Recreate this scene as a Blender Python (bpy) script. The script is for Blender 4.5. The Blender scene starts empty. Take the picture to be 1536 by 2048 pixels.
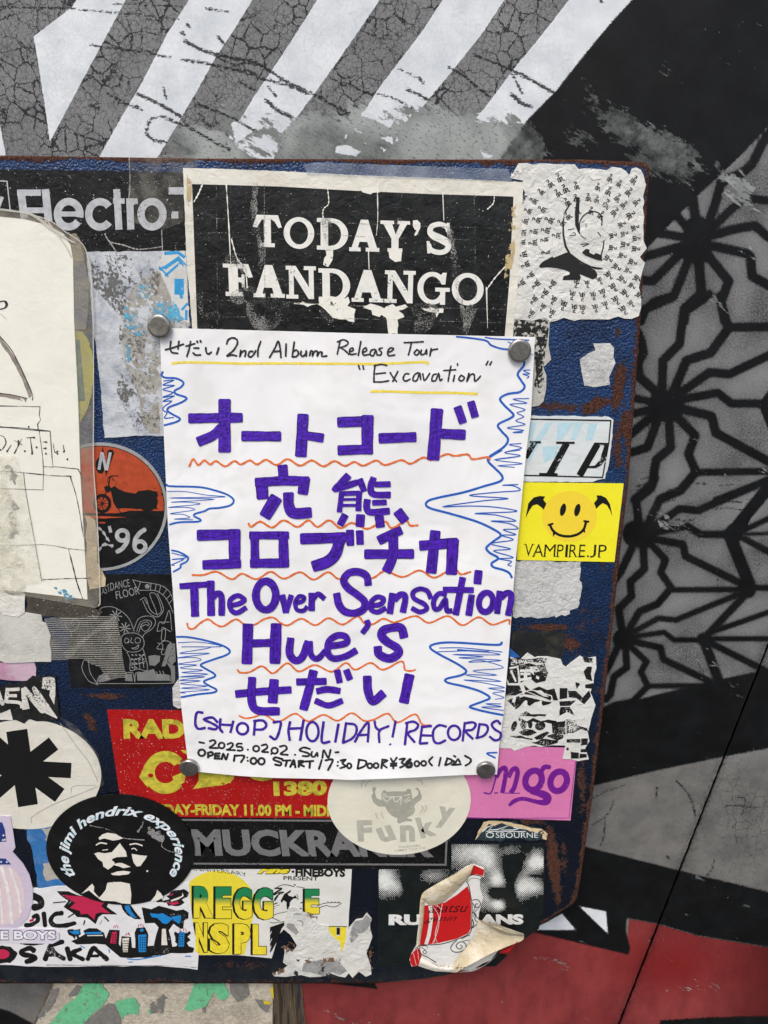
import bpy, math, random
import numpy as np
from mathutils import Matrix, Vector
from mathutils.geometry import tessellate_polygon

# ------------------------------------------------------------------ camera, light, exposure
sc = bpy.context.scene
COL = sc.collection
F_PX = 1500.0                                   # focal length in pixels of the 1536x2048 photograph
a_ = Vector((0.99971, -0.01732, -0.01664)).normalized()     # world X seen from the camera
b_ = Vector((0.0308, 0.9480, 0.3168)); b_ = (b_ - a_ * b_.dot(a_)).normalized()   # world Z seen from the camera
y_ = b_.cross(a_)
R = Matrix((a_, y_, b_))                        # rows: world axes in camera space -> camera-to-world
BOARD = 0.030                                   # the blue plate stands 30 mm off the wall
CAM = Vector((0, -BOARD - .004, 0)) - R @ Vector((-0.12521, 0.10184, -0.4170))
cam = bpy.data.cameras.new("camera"); camo = bpy.data.objects.new("camera", cam); COL.objects.link(camo)
camo.matrix_world = Matrix.Translation(CAM) @ R.to_4x4()
cam.sensor_fit = 'VERTICAL'; cam.sensor_height = 36; cam.sensor_width = 27; cam.lens = 36 * F_PX / 2048
cam.clip_start = 0.01; cam.clip_end = 200
sc.camera = camo

w = bpy.data.worlds.new("World"); sc.world = w; w.use_nodes = True
wn = w.node_tree; bg = wn.nodes['Background']; sky = wn.nodes.new('ShaderNodeTexSky'); sky.sky_type = 'NISHITA'
SUN_EL, SUN_AZ = math.radians(56), math.radians(202)     # azimuth from +Y, clockwise: in front of the wall, a little left
sky.sun_disc = False; sky.sun_elevation = SUN_EL; sky.sun_rotation = SUN_AZ
sky.dust_density = 4; sky.air_density = 1.0; sky.ozone_density = 1
wn.links.new(sky.outputs[0], bg.inputs[0]); bg.inputs[1].default_value = 0.12
sun = bpy.data.lights.new("sun", 'SUN'); sun.energy = 1.3; sun.angle = math.radians(24); sun.color = (1, .96, .9)
suno = bpy.data.objects.new("sun", sun); COL.objects.link(suno)
sd = Vector((math.sin(SUN_AZ) * math.cos(SUN_EL), math.cos(SUN_AZ) * math.cos(SUN_EL), math.sin(SUN_EL)))
suno.rotation_euler = sd.to_track_quat('Z', 'Y').to_euler(); suno.location = (0, -2, 2)
vs = sc.view_settings; vs.view_transform = 'Standard'; vs.look = 'None'; vs.gamma = 1; vs.use_curve_mapping = False
vs.exposure = 0.61

# ------------------------------------------------------------------ geometry helpers
Rn = np.array(R); Cn = np.array(CAM)
def P(px, py, d):
    """points of the photograph -> points on the plane d metres in front of the wall"""
    px = np.asarray(px, float); py = np.asarray(py, float); d = np.broadcast_to(np.asarray(d, float), px.shape)
    v = np.stack([(px - 768) / F_PX, -(py - 1024) / F_PX, -np.ones_like(px)], -1) @ Rn.T
    t = (-d - Cn[1]) / v[..., 1]
    return Cn + v * t[..., None]
FR = dict(O=(0,0,1),Q1=(0,0,3),Q2=(512,0,3),Q3=(1024,0,3),Q4=(0,400,3),T=(360,320,2.1943),W=(1000,320,4.955),Q7=(1024,640,3),
 Q8=(1024,1100,3),L1=(0,800,3.84),L2=(0,1140,3.84),L3=(0,1400,3.657),L4=(0,1740,3.657),B5=(360,1540,3.491),B6=(640,1500,2.8444),
 B7=(1024,1560,3),K=(980,1280,4.877),N1=(1270,240,5.12),N2=(1236,600,5.12),N3=(1216,960,4.267),TA=(380,400,4.8),TB=(680,400,4.8),
 LS=(0,560,6.827),R2=(1000,620,5.69),J=(80,1580,4.8),FK=(640,1540,4.8),RU=(740,1680,4.151),RG=(540,1720,6.982),
 ZA=(300,620,3.84),ZB=(680,620,3.84),ZC=(320,900,3.84),ZD=(680,900,3.84),ZE=(340,1180,4.2667),ZF=(680,1150,4.042),
 ZG=(340,1400,4.2667),ZH=(660,1400,4.042))
def pts(s, fr='O'):
    x0, y0, k = FR[fr]
    a = np.array([[float(c) for c in p.split(',')] for p in s.split()]) if isinstance(s, str) else np.array(s, float)
    return a / k + (x0, y0)
def smooth(p, n=6):
    if len(p) < 3: return p
    q = np.vstack([2 * p[0] - p[1], p, 2 * p[-1] - p[-2]]); out = []
    t = np.linspace(0, 1, n, endpoint=False)[:, None]
    for i in range(1, len(q) - 2):
        a, b, c, d = q[i - 1], q[i], q[i + 1], q[i + 2]
        out.append(.5 * (2 * b + (c - a) * t + (2 * a - 5 * b + 4 * c - d) * t**2 + (3 * b - a - 3 * c + d) * t**3))
    out.append(p[-1:]); return np.vstack(out)
def ragged(p, amp, step, seed=0, closed=True):
    rng = random.Random(seed); out = []; n = len(p)
    for i in range(n if closed else n - 1):
        a, b = p[i], p[(i + 1) % n]; L = np.hypot(*(b - a)); k = max(1, int(L / step))
        nn = np.array([-(b - a)[1], (b - a)[0]]) / max(L, 1e-6)
        for j in range(k):
            f = (j + (rng.uniform(-.38, .38) if j else 0)) / k; z = rng.uniform(-1, 1); z = (z * abs(z) * 1.5 if rng.random() < .75 else z * 1.1)
            out.append(a + (b - a) * f + nn * amp * z * (1 if j else .3))
    return np.array(out)
def ell(cx, cy, rx, ry, a0=0, a1=360, n=48, rot=0):
    t = np.radians(np.linspace(a0, a1, n)); x = rx * np.cos(t); y = ry * np.sin(t); r = math.radians(rot)
    return np.stack([cx + x * math.cos(r) - y * math.sin(r), cy + x * math.sin(r) + y * math.cos(r)], -1)

def mesh_obj(name, V, F, mat, parent=None, attrs=None, smooth_shade=False):
    V = np.asarray(V, float)
    c = V.mean(0) if parent is None else np.array(parent.location)
    me = bpy.data.meshes.new(name); me.from_pydata((V - c).tolist(), [], F); me.update()
    if attrs:
        for k, v in attrs.items():
            at = me.attributes.new(k, 'FLOAT', 'POINT'); at.data.foreach_set('value', np.asarray(v, np.float32))
    if mat: me.materials.append(mat)
    if smooth_shade: me.shade_smooth()
    o = bpy.data.objects.new(name, me); COL.objects.link(o)
    if parent is None: o.location = c
    else: o.parent = parent
    return o
def tag(o, label=None, cat=None, group=None, kind=None):
    if label: o['label'] = label
    if cat: o['category'] = cat
    if group: o['group'] = group
    if kind: o['kind'] = kind
    return o
LAYER = .0005
def depth(layer): return BOARD + layer * LAYER
def orient(F, V):
    out = []
    for f in F:
        a, b, c = (V[i] for i in f[:3]); n = np.cross(b - a, c - a)
        out.append(f if n[1] < 0 else tuple(reversed(f)))
    return out
def sheet(name, outline, layer, mat, label, cat='sticker', group=None, thick=None, holes=(), parent=None, lift=None, depth_to=None):
    """a thin slab with its own thickness, its outline given on the photograph"""
    loops = [np.asarray(outline)] + [np.asarray(h) for h in holes]
    al = np.vstack(loops); d = depth(layer) + (0 if lift is None else lift(al))
    V = P(al[:, 0], al[:, 1], d); n = len(V)
    T = tessellate_polygon([[Vector((x, y, 0)) for x, y in l] for l in loops])
    F = orient([tuple(t) for t in T], V)
    th = thick or LAYER * 1.2
    B = V.copy(); B[:, 1] += th if depth_to is None else (d - depth_to)
    k = 0; S = []
    for l in loops:
        m = len(l)
        for i in range(m):
            j = (i + 1) % m; S.append((k + i, k + j, n + k + j, n + k + i))
        k += m
    o = mesh_obj(name, np.vstack([V, B]), F + S, mat, parent)
    o['_layer'] = layer
    if cat and parent is None: tag(o, label, cat, group)
    elif label: o['label'] = label
    return o

class Ink:
    """flat print or marker strokes lying on a sheet"""
    def __init__(s, parent, name, mat, lvl=0, layer=None, dfun=None, seed=1):
        s.p = parent; s.name = name; s.mat = mat; s.V = []; s.F = []; s.e = []; s.v = []; s.n = 0; s.k = 0
        s.base = (depth(parent['_layer'] if layer is None else layer) if parent is not None or layer is not None else 0) + .00006 + lvl * .0001
        s.dfun = dfun; s.lvl = lvl; s.rng = random.Random(seed)
    def _d(s, p):
        s.k = (s.k + 1) % 40
        if s.dfun is not None: return s.dfun(p[:, 0], p[:, 1]) + .0001 + s.lvl * .0001 + s.k * 2e-6
        return s.base + s.k * 2e-6
    def _add(s, p, F, e=None, v=None):
        V = P(p[:, 0], p[:, 1], s._d(p)); s.V.append(V)
        s.F += [tuple(i + s.n for i in f) for f in orient(F, V)]
        s.e.append(np.zeros(len(p)) if e is None else e); s.v.append(np.zeros(len(p)) if v is None else v); s.n += len(p)
    def poly(s, q, fr='O', holes=(), rough=0, step=5):
        loops = [pts(q, fr)] + [pts(h, fr) for h in holes]
        if rough: loops = [ragged(l, rough, step, s.n + i) for i, l in enumerate(loops)]
        T = tessellate_polygon([[Vector((x, y, 0)) for x, y in l] for l in loops])
        s._add(np.vstack(loops), [tuple(t) for t in T]); return s
    def stroke(s, q, wd, fr='O', sm=True, cap=.35, wob=0., taper=None, n=6):
        k = FR[fr][2]; p = pts(q, fr); wd = wd / k
        if sm: p = smooth(p, n)
        keep = [0] + [i for i in range(1, len(p)) if np.hypot(*(p[i] - p[i - 1])) > 1e-3]; p = p[keep]
        if len(p) < 2: p = np.vstack([p[0] - (wd * .3, 0), p[0] + (wd * .3, 0)])
        ww = np.full(len(p), wd)
        if taper: ww = wd * np.interp(np.linspace(0, 1, len(p)), np.linspace(0, 1, len(taper)), taper)
        if wob:
            ph = s.rng.uniform(0, 9); L = np.r_[0, np.cumsum(np.hypot(*(p[1:] - p[:-1]).T))]
            ww = ww * (1 + wob * np.sin(L / wd * 1.7 + ph) + wob * .6 * np.sin(L / wd * 4.1 + ph * 2))
        if cap:
            d0 = p[0] - p[1]; d0 /= np.hypot(*d0); d1 = p[-1] - p[-2]; d1 /= np.hypot(*d1)
            sh = .78 if cap < .25 else .5
            p = np.vstack([p[0] + d0 * ww[0] * cap, p, p[-1] + d1 * ww[-1] * cap]); ww = np.r_[ww[0] * sh, ww, ww[-1] * sh]
        t = np.gradient(p, axis=0); sg = p[1:] - p[:-1]; sg /= np.hypot(*sg.T)[:, None] + 1e-9
        t = np.vstack([sg[:1], sg[:-1] + sg[1:], sg[-1:]]); L = np.hypot(*t.T)[:, None]; t = np.where(L > .05, t / (L + 1e-9), np.vstack([sg, sg[-1:]]))
        nn = np.stack([-t[:, 1], t[:, 0]], -1)
        c = np.r_[1, np.clip((sg[:-1] * t[1:-1]).sum(-1), .6, 1), 1]
        rows = [p + nn * (ww / c * .5 * f)[:, None] for f in (-1, -.62, 0, .62, 1)]
        m = len(p); A = np.vstack(rows); F = []
        for r in range(4):
            for i in range(m - 1): F.append((r * m + i, r * m + i + 1, (r + 1) * m + i + 1, (r + 1) * m + i))
        e = np.repeat([1, .5, 0, .5, 1], m); s._add(A, F, e); return s
    def ring(s, cx, cy, rx, ry, wd, fr='O', a0=0, a1=360, rot=0, cap=0):
        return s.stroke(ell(cx, cy, rx, ry, a0, a1, 33, rot), wd, fr, sm=False, cap=cap)
    def many(s, txt, wd, fr, **k):
        for q in txt.split(';'):
            q = q.strip()
            if not q: continue
            if q[0] == 'o':
                a = [float(c) for c in q[1:].split(',')]; s.ring(a[0], a[1], a[2], a[3], wd, fr)
            else:
                ww = wd
                if '|' in q: q, ww = q.split('|'); ww = float(ww)
                s.stroke(q, ww, fr, **k)
        return s
    def text(s, body, quad, fr='O', bold=.02, shear=0, fn=None, space=1.0, wide=None):
        c = bpy.data.curves.new('t', 'FONT'); c.body = body; c.offset = bold; c.shear = shear; c.space_character = space; c.resolution_u = 3
        o = bpy.data.objects.new('t', c); COL.objects.link(o); bpy.context.view_layer.update()
        me = o.evaluated_get(bpy.context.evaluated_depsgraph_get()).to_mesh(); V = np.array([v.co[:2] for v in me.vertices]); F = [tuple(f.vertices) for f in me.polygons]
        o.evaluated_get(bpy.context.evaluated_depsgraph_get()).to_mesh_clear(); bpy.data.objects.remove(o); bpy.data.curves.remove(c)
        lo, hi = V.min(0), V.max(0); uv = (V - lo) / (hi - lo); u, v = uv[:, :1], uv[:, 1:]
        if fn is None:
            q = pts(quad, fr)           # bottom-left, bottom-right, top-right, top-left
            p = (q[0] * (1 - u) + q[1] * u) * (1 - v) + (q[3] * (1 - u) + q[2] * u) * v
        else: p = fn(uv[:, 0], uv[:, 1])
        s._add(p, F, None, uv[:, 1]); return s
    def done(s, parent=None, gap=9):
        """link the marks; marks further apart than gap (photo pixels) become parts of their own"""
        if not s.V: return None
        V = np.vstack(s.V); e = np.concatenate(s.e); v = np.concatenate(s.v); st = np.cumsum([0] + [len(x) for x in s.V]); m = len(s.V)
        grp = list(range(m))
        def root(i):
            while grp[i] != i: i = grp[i]
            return i
        if gap is None or m > 260: grp = [0] * m
        else:
            B = [(x[:, 0].min(), x[:, 0].max(), x[:, 2].min(), x[:, 2].max()) for x in s.V]; g = gap * .00029
            for i in range(m):
                for j in range(i):
                    a, b = B[i], B[j]
                    if a[0] - g < b[1] and b[0] - g < a[1] and a[2] - g < b[3] and b[2] - g < a[3]: grp[root(i)] = root(j)
        own = np.repeat([root(i) for i in range(m)], np.diff(st)); out = None
        F0 = np.array([own[f[0]] for f in s.F])
        for r in sorted(set(own.tolist())):
            k = np.flatnonzero(own == r); mp = {int(q): n_ for n_, q in enumerate(k)}
            o = mesh_obj(s.name, V[k], [tuple(mp[i] for i in s.F[q]) for q in np.flatnonzero(F0 == r)], s.mat, parent or s.p, {'e': e[k], 'v': v[k]})
            out = out or o
        return out

# ------------------------------------------------------------------ materials
def lin(c):
    if isinstance(c, str): c = [int(c[i:i + 2], 16) for i in (0, 2, 4)]
    return tuple(((x / 255) / 12.92 if x / 255 < .04045 else ((x / 255 + .055) / 1.055) ** 2.4) for x in c) + (1,)
class N:
    def __init__(s, name):
        s.m = bpy.data.materials.new(name); s.m.use_nodes = True; s.t = s.m.node_tree; s.t.nodes.clear()
        s.out = s.t.nodes.new('ShaderNodeOutputMaterial'); s.b = s.t.nodes.new('ShaderNodeBsdfPrincipled')
        s.t.links.new(s.b.outputs[0], s.out.inputs[0]); s.g = s.t.nodes.new('ShaderNodeNewGeometry'); s.pos = s.g.outputs['Position']
    def put(s, node, key, v):
        i = node.inputs[key]
        if isinstance(v, bpy.types.NodeSocket): s.t.links.new(v, i)
        else: i.default_value = v
    def noise(s, scale, detail=4, rough=.55, dist=0, sc3=None, rot=None, out=0, off=None):
        n = s.t.nodes.new('ShaderNodeTexNoise'); n.inputs['Scale'].default_value = scale; n.inputs['Detail'].default_value = detail
        n.inputs['Roughness'].default_value = rough; n.inputs['Distortion'].default_value = dist
        s.t.links.new(s.vec(sc3, rot, off), n.inputs['Vector']); return n.outputs[out]
    def vec(s, sc3=None, rot=None, off=None):
        if not sc3 and not rot and not off: return s.pos
        v = s.pos
        if rot:
            m = s.t.nodes.new('ShaderNodeMapping'); m.inputs['Rotation'].default_value = rot; s.t.links.new(v, m.inputs[0]); v = m.outputs[0]
        m = s.t.nodes.new('ShaderNodeMapping'); m.inputs['Scale'].default_value = sc3 or (1, 1, 1); m.inputs['Location'].default_value = off or (0, 0, 0)
        s.t.links.new(v, m.inputs[0]); return m.outputs[0]
    def vor(s, scale, feature='DISTANCE_TO_EDGE', out=0, rand=1, vec=None):
        n = s.t.nodes.new('ShaderNodeTexVoronoi'); n.feature = feature; n.inputs['Scale'].default_value = scale
        n.inputs['Randomness'].default_value = rand; s.t.links.new(vec or s.pos, n.inputs['Vector']); return n.outputs[out]
    def math(s, op, a, b=0., c=0.):
        n = s.t.nodes.new('ShaderNodeMath'); n.operation = op
        for i, v in enumerate((a, b, c)): s.put(n, i, v)
        return n.outputs[0]
    def rng(s, v, lo, hi, a=0., b=1.):
        n = s.t.nodes.new('ShaderNodeMapRange'); s.put(n, 0, v); s.put(n, 1, lo); s.put(n, 2, hi); s.put(n, 3, a); s.put(n, 4, b); return n.outputs[0]
    def mix(s, f, a, b, mode='MIX'):
        n = s.t.nodes.new('ShaderNodeMix'); n.data_type = 'RGBA'; n.blend_type = mode
        s.put(n, 0, f); s.put(n, 6, a); s.put(n, 7, b); return n.outputs[2]
    def attr(s, name):
        n = s.t.nodes.new('ShaderNodeAttribute'); n.attribute_name = name; return n.outputs['Fac']
    def bump(s, h, strength=.3, dist=.0005, prev=None):
        n = s.t.nodes.new('ShaderNodeBump'); n.inputs['Strength'].default_value = strength; n.inputs['Distance'].default_value = dist
        s.t.links.new(h, n.inputs['Height'])
        if prev: s.t.links.new(prev, n.inputs['Normal'])
        s.t.links.new(n.outputs[0], s.b.inputs['Normal']); return n.outputs[0]
    def fin(s, col, rough=.5, spec=.5, metal=0., alpha=None, coat=0.):
        s.put(s.b, 'Base Color', col); s.put(s.b, 'Roughness', rough); s.put(s.b, 'Specular IOR Level', spec); s.put(s.b, 'Metallic', metal)
        if coat: s.b.inputs['Coat Weight'].default_value = coat; s.b.inputs['Coat Roughness'].default_value = .12
        if alpha is not None: s.put(s.b, 'Alpha', alpha)
        return s.m
_seed = [0]
def paper(name, col, rough=.5, var=.08, dirt=.25, dirtcol=(0.20, .17, .12, 1), bump=.25, bscale=160, spec=.4, coat=0, speck=0, col2=None, fade=0, dscale=60):
    """printed vinyl or paper: base colour with mottling, grime, specks and wrinkles"""
    _seed[0] += 3.1; o = (_seed[0], 0, _seed[0] * .7)
    n = N(name); c = lin(col)
    v = n.noise(45, 5, off=o); base = n.mix(n.rng(v, .3, .7), tuple(x * (1 - var) for x in c[:3]) + (1,), tuple(min(1, x * (1 + var)) for x in c[:3]) + (1,))
    if col2: base = n.mix(n.rng(n.noise(dscale * .8, 5, .6, off=o), .48, .6), base, lin(col2))
    if dirt:
        d = n.rng(n.noise(dscale, 9, .68, off=(o[2], 1, o[0])), .5, .78, 0, dirt); base = n.mix(d, base, dirtcol)
        d2 = n.rng(n.noise(1500, 3, .6), .62, .75, 0, dirt * .9); base = n.mix(d2, base, dirtcol)
    if speck:
        sp = n.rng(n.noise(1100, 2, .5, off=o), .72 - speck * .1, .74, 0, .9); base = n.mix(sp, base, (.75, .74, .7, 1))
    h = n.noise(bscale, 6, .6, .6, off=o); n1 = n.bump(h, bump, .002)
    n.bump(n.noise(2500, 2), .12, .0002, n1)
    return n.fin(base, n.rng(n.noise(90, 4, off=o), .3, .7, max(.05, rough - .1), rough + .12), spec, coat=coat)
def inkm(name, col, rough=.5, wear=0., wscale=900, var=.12, col2=None, spec=.4, streak=None, coat=0, wlow=60):
    """printed ink; where it has worn off the sheet below shows"""
    n = N(name); c = lin(col); b = n.mix(n.rng(n.noise(300, 4), .3, .7), tuple(x * (1 - var) for x in c[:3]) + (1,), tuple(min(1, x * (1 + var)) for x in c[:3]) + (1,))
    if col2: b = n.mix(n.rng(n.noise(220, 5, .6), .45, .6), b, lin(col2))
    a = None
    if wear:
        f = n.math('ADD', n.math('MULTIPLY', n.noise(wscale, 5, .7, sc3=streak), .6), n.math('MULTIPLY', n.noise(wlow, 3), .4))
        a = n.rng(f, .36 + .24 * wear - .012, .36 + .24 * wear + .012)
    n.bump(n.noise(400, 4), .1, .0005)
    return n.fin(b, rough, spec, alpha=a, coat=coat)
def marker(name, dark, light, rough=.32, coat=0.):
    n = N(name); e = n.attr('e')
    st = n.noise(420, 5, .7, .8); st2 = n.noise(1400, 3)
    f = n.math('ADD', n.rng(e, .84, .97, 0, .8), n.rng(st, .42, .62, 0, .5)); f = n.math('ADD', f, n.rng(n.math('SINE', n.math('ADD', n.math('MULTIPLY', e, 6.5), n.math('MULTIPLY', n.noise(60, 3), 14.))), .1, .9, 0, .3))
    f = n.math('ADD', f, n.rng(st2, .3, .7, -.1, .12))
    n.bump(n.noise(520, 3), .5, .0009)
    return n.fin(n.mix(f, lin(light), lin(dark)), rough, .6, coat=coat)

# ------------------------------------------------------------------ the painted wall
def seg_dist(X, Y, p, wd=0, closed=False):
    d = np.full(X.shape, 1e9); q = np.vstack([p, p[:1]]) if closed else p
    for a, b in zip(q[:-1], q[1:]):
        r = wd / 2 + 30
        x0, x1 = min(a[0], b[0]) - r, max(a[0], b[0]) + r; y0, y1 = min(a[1], b[1]) - r, max(a[1], b[1]) + r
        m = (X > x0) & (X < x1) & (Y > y0) & (Y < y1)
        if not m.any(): continue
        x, y = X[m], Y[m]; ab = b - a; t = np.clip(((x - a[0]) * ab[0] + (y - a[1]) * ab[1]) / (ab @ ab + 1e-9), 0, 1)
        d[m] = np.minimum(d[m], np.hypot(x - a[0] - t * ab[0], y - a[1] - t * ab[1]))
    return np.minimum(d - wd / 2, 30)
def poly_sdf(X, Y, p):
    d = np.maximum(seg_dist(X, Y, p, 0, True), 0); ins = np.zeros(X.shape, bool); n = len(p)
    for i in range(n):
        (x1, y1), (x2, y2) = p[i], p[(i + 1) % n]
        if y1 == y2: continue
        c = ((y1 > Y) != (y2 > Y)) & (X < (x2 - x1) * (Y - y1) / (y2 - y1) + x1); ins ^= c
    return np.where(ins, -d, d)
WHITE = [pts(s) for s in (
 "160,-40 157,-5 143,15 67,73 72,100 88,200 100,283 165,160 262,-20", "-40,200 0,250 11,306 -10,420 -40,420",
 "400,-40 378,0 333,70 283,167 247,227 203,305 170,370 280,370 320,307 360,240 393,183 430,117 463,67 505,0 525,-40",
 "660,-40 634,0 582,83 544,140 512,187 467,260 440,300 405,350 530,350 555,303 592,237 629,187 672,127 712,70 759,0 790,-40",
 "912,-40 885,0 839,70 795,127 755,180 725,230 690,290 790,290 832,230 862,193 912,133 962,70 1009,0 1035,-40",
 "1165,-40 1137,0 1107,40 1067,90 1027,138 969,217 930,260 1040,260 1057,237 1111,183 1174,103 1224,43 1264,0 1300,-40",
 "1158,1812 1212,1823 1216,1868", "1060,1860 1096,1843 1124,1827 1152,1860")]
BLACK = [pts(s) for s in (
 "1264,0 1300,-60 1850,-60 1536,252 1524,267 1485,308 1440,351 1403,385 1377,410 1290,502 1280,520 1000,560 1000,317 1057,237 1111,183 1174,103 1224,43",
 "1000,1480 1207,1420 1300,1392 1417,1363 1536,1338 2400,1140 2400,1320 1536,1497 1451,1513 1311,1542 1187,1572 1000,1620",
 "1000,1650 1171,1693 1357,1740 1536,1783 2400,1990 2400,2100 1536,1895 1397,1872 1311,1847 1254,1837 1252,1860 1261,1897 1257,1910 1067,1865 900,1830",
 "640,1940 735,1940 757,1979 650,1966", "1320,2040 1420,2034 1600,2030 2400,2040 2400,2200 1300,2200",
 "-60,2000 20,2022 90,2060 90,2110 -60,2040")] + [pts("1430,1060 1440,1050 1536,930 1700,900 1700,1500 1536,1330", 'N2'), pts("1060,360 1365,-20 1500,0 1220,330 1130,530 1000,480 980,430", 'N3')]
NET = [('N1', "640,1200 610,950 590,800", 95), ('N1', "740,1100 840,800 880,650 960,600 1100,540 1200,450 1300,250 1362,150 1500,20", 88), ('N1', "780,1120 1000,900 1130,800 1362,825 1700,900", 80),
 ('N1', "800,1180 1000,1120 1230,1080 1362,1200 1500,1230", 88), ('N1', "800,1290 1150,1370 1180,1400 1200,1600 1362,1690 1500,1760", 92), ('N1', "740,1380 960,1650 880,1860 920,2060", 92),
 ('N1', "650,1400 680,1780 510,1930 500,2060", 98), ('N1', "560,1400 400,1800 200,1860 100,1950 60,2060", 85), ('N1', "480,1350 180,1650 60,1640", 88), ('N1', "480,1290 100,1400 0,1430", 85), ('N1', "500,1200 250,1160 150,1150", 82), ('N1', "560,1150 420,960 380,900", 76), ('N1', "640,1130 640,1330", 290),
 ('N2', "450,950 460,620 630,450 670,130 860,0 930,-60", 86), ('N2', "560,950 700,620 950,540 1130,290 1060,50 1050,-40", 90), ('N2', "1130,280 1536,275 1800,275", 86), ('N2', "640,950 940,740 1140,760 1536,570 1800,450", 84),
 ('N2', "640,1020 1020,950 1160,1060 1440,1060", 80), ('N2', "640,1110 960,1190 1000,1360 1536,1650 1800,1800", 88), ('N2', "590,1180 790,1390 720,1580 800,1760 640,1950 430,2040", 86), ('N2', "800,1765 1536,1755 1800,1750", 68),
 ('N2', "520,1220 540,1510 390,1640 350,1880 170,2048", 86), ('N2', "410,1220 300,1510 140,1560 50,1580", 84), ('N2', "360,1180 170,1340 60,1430", 86), ('N2', "330,1120 180,1160 60,1180", 78), ('N2', "340,1040 190,1010 60,990", 72), ('N2', "400,950 220,790 200,650 260,540 240,430 200,330", 90),
 ('N2', "240,110 400,40 560,-30", 86), ('N2', "1700,1750 1536,1840 1000,2048", 58), ('N2', "470,1080 520,1090", 320),
 ('N3', "260,360 240,170 370,70 400,-20", 68), ('N3', "340,380 440,170 600,100 700,0", 66), ('N3', "390,400 610,245 770,260 1365,0", 62), ('N3', "400,445 680,395 790,465 990,465", 58), ('N3', "400,505 640,550 660,650 1150,890", 60),
 ('N3', "370,550 490,680 450,790 540,920 420,1060 270,1120 170,1290", 58), ('N3', "540,938 1100,935", 44), ('N3', "300,570 310,760 190,870 200,990 90,1100 120,1290", 62), ('N3', "210,570 110,780 20,900", 62), ('N3', "240,460 300,470", 230),
 ('N3', "1050,500 1210,900", 104), ('N3', "1160,430 1365,330 1600,220", 42), ('N3', "1170,465 1365,455 1600,445", 24), ('N3', "1160,500 1365,610 1700,780", 50), ('N3', "1170,920 1195,940", 130), ('N3', "1230,920 1365,920 1700,920", 46),
 ('N3', "1200,950 850,1320", 60), ('N3', "1150,960 760,1120 580,1195 430,1180 230,1290", 44), ('N3', "815,1360 830,1362", 110), ('N3', "880,1300 1365,1130 1700,1000", 42), ('N3', "880,1355 1365,1355 1700,1355", 40), ('N3', "870,1390 1290,1600 1400,1660", 52),
 ('N3', "820,1380 940,1700", 80), ('N3', "820,1365 560,1365 480,1300 230,1335", 40), ('N3', "130,1360 150,1360", 175), ('N3', "220,1380 450,1430 470,1530 870,1720", 54), ('N3', "190,1420 330,1550 280,1640 340,1760 210,1890 60,1920 -20,1960", 50),
 ('N3', "340,1758 800,1755", 40), ('N3', "150,1430 160,1600 50,1680 20,1830 -20,1870", 56), ('N3', "80,1430 0,1600 -60,1700", 56)]
SCR = [('Q1', "0,42 410,50 560,65 850,90 1070,118", 6), ('Q1', "680,22 1090,42", 4), ('Q1', "540,270 640,285 850,308", 9), ('Q1', "890,320 1025,345", 8), ('Q1', "1110,245 1180,285 1270,320 1400,350 1536,375", 16), ('Q1', "1095,358 1270,388 1536,450", 11),
 ('Q1', "1300,345 1450,410 1536,440", 6), ('Q1', "1240,50 1370,72", 9), ('Q1', "825,565 930,610 1000,650 1085,700", 16), ('Q1', "640,560 760,620 850,660", 6), ('Q1', "540,630 600,655", 8), ('Q1', "900,720 960,700 1050,730 1180,790 1300,860 1380,900", 11), ('Q1', "895,730 880,800 930,845 1000,850", 13),
 ('Q1', "980,530 995,590", 8), ('Q1', "1310,220 1345,265", 14), ('Q1', "1125,150 1140,160", 16), ('Q1', "1090,195 1105,205", 16), ('Q1', "1430,490 1536,545", 9), ('Q1', "1180,620 1300,670 1400,710 1536,790", 10), ('Q1', "440,800 570,840 620,860", 6), ('Q1', "520,770 560,790", 8), ('Q1', "700,600 740,620 830,640", 9),
 ('Q2', "0,375 90,430 180,490 260,525 340,565 440,620 560,680", 12), ('Q2', "0,465 60,480 200,515 300,560", 13), ('Q2', "75,520 120,580", 8), ('Q2', "60,600 140,670 210,700", 17), ('Q2', "860,415 880,420", 9), ('Q2', "905,435 950,460", 8), ('Q2', "980,470 1000,495", 16), ('Q2', "905,535 960,560 1040,605", 13), ('Q2', "1155,405 1240,450 1300,500 1400,580", 11),
 ('Q2', "1310,330 1440,380 1536,420", 10), ('Q2', "720,560 800,580 870,610 940,650", 7), ('Q2', "560,500 620,540 680,560", 9), ('Q3', "5,425 100,470 180,520 255,555", 17), ('Q3', "0,570 60,620 110,640", 20), ('Q3', "0,440 60,560", 10), ('Q3', "530,0 545,15", 16),
 ('B7', "480,270 560,220 600,160 610,120", 4), ('B7', "530,400 550,340 560,250", 4), ('B7', "985,5 1040,60 1080,130 1100,215", 6), ('B7', "870,45 865,100", 5), ('B7', "485,110 560,70 680,30", 3), ('B7', "930,462 940,470", 12), ('B7', "1170,575 1200,530 1215,480", 5), ('B7', "1280,160 1370,155 1450,165", 4), ('B7', "1340,100 1400,120 1380,210", 3),
 ('N3', "560,335 680,350 740,330", 9), ('N3', "900,250 1000,240 1140,255", 5), ('N3', "1000,165 1060,185 1140,190", 10), ('N3', "240,60 330,30", 10), ('N3', "500,90 620,80", 8), ('N2', "800,1885 900,1880", 9), ('N2', "1040,1900 1180,1890", 7), ('N3', "500,610 530,480", 2), ('N3', "930,700 935,910", 2), ('N3', "670,480 660,540", 2)]
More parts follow.
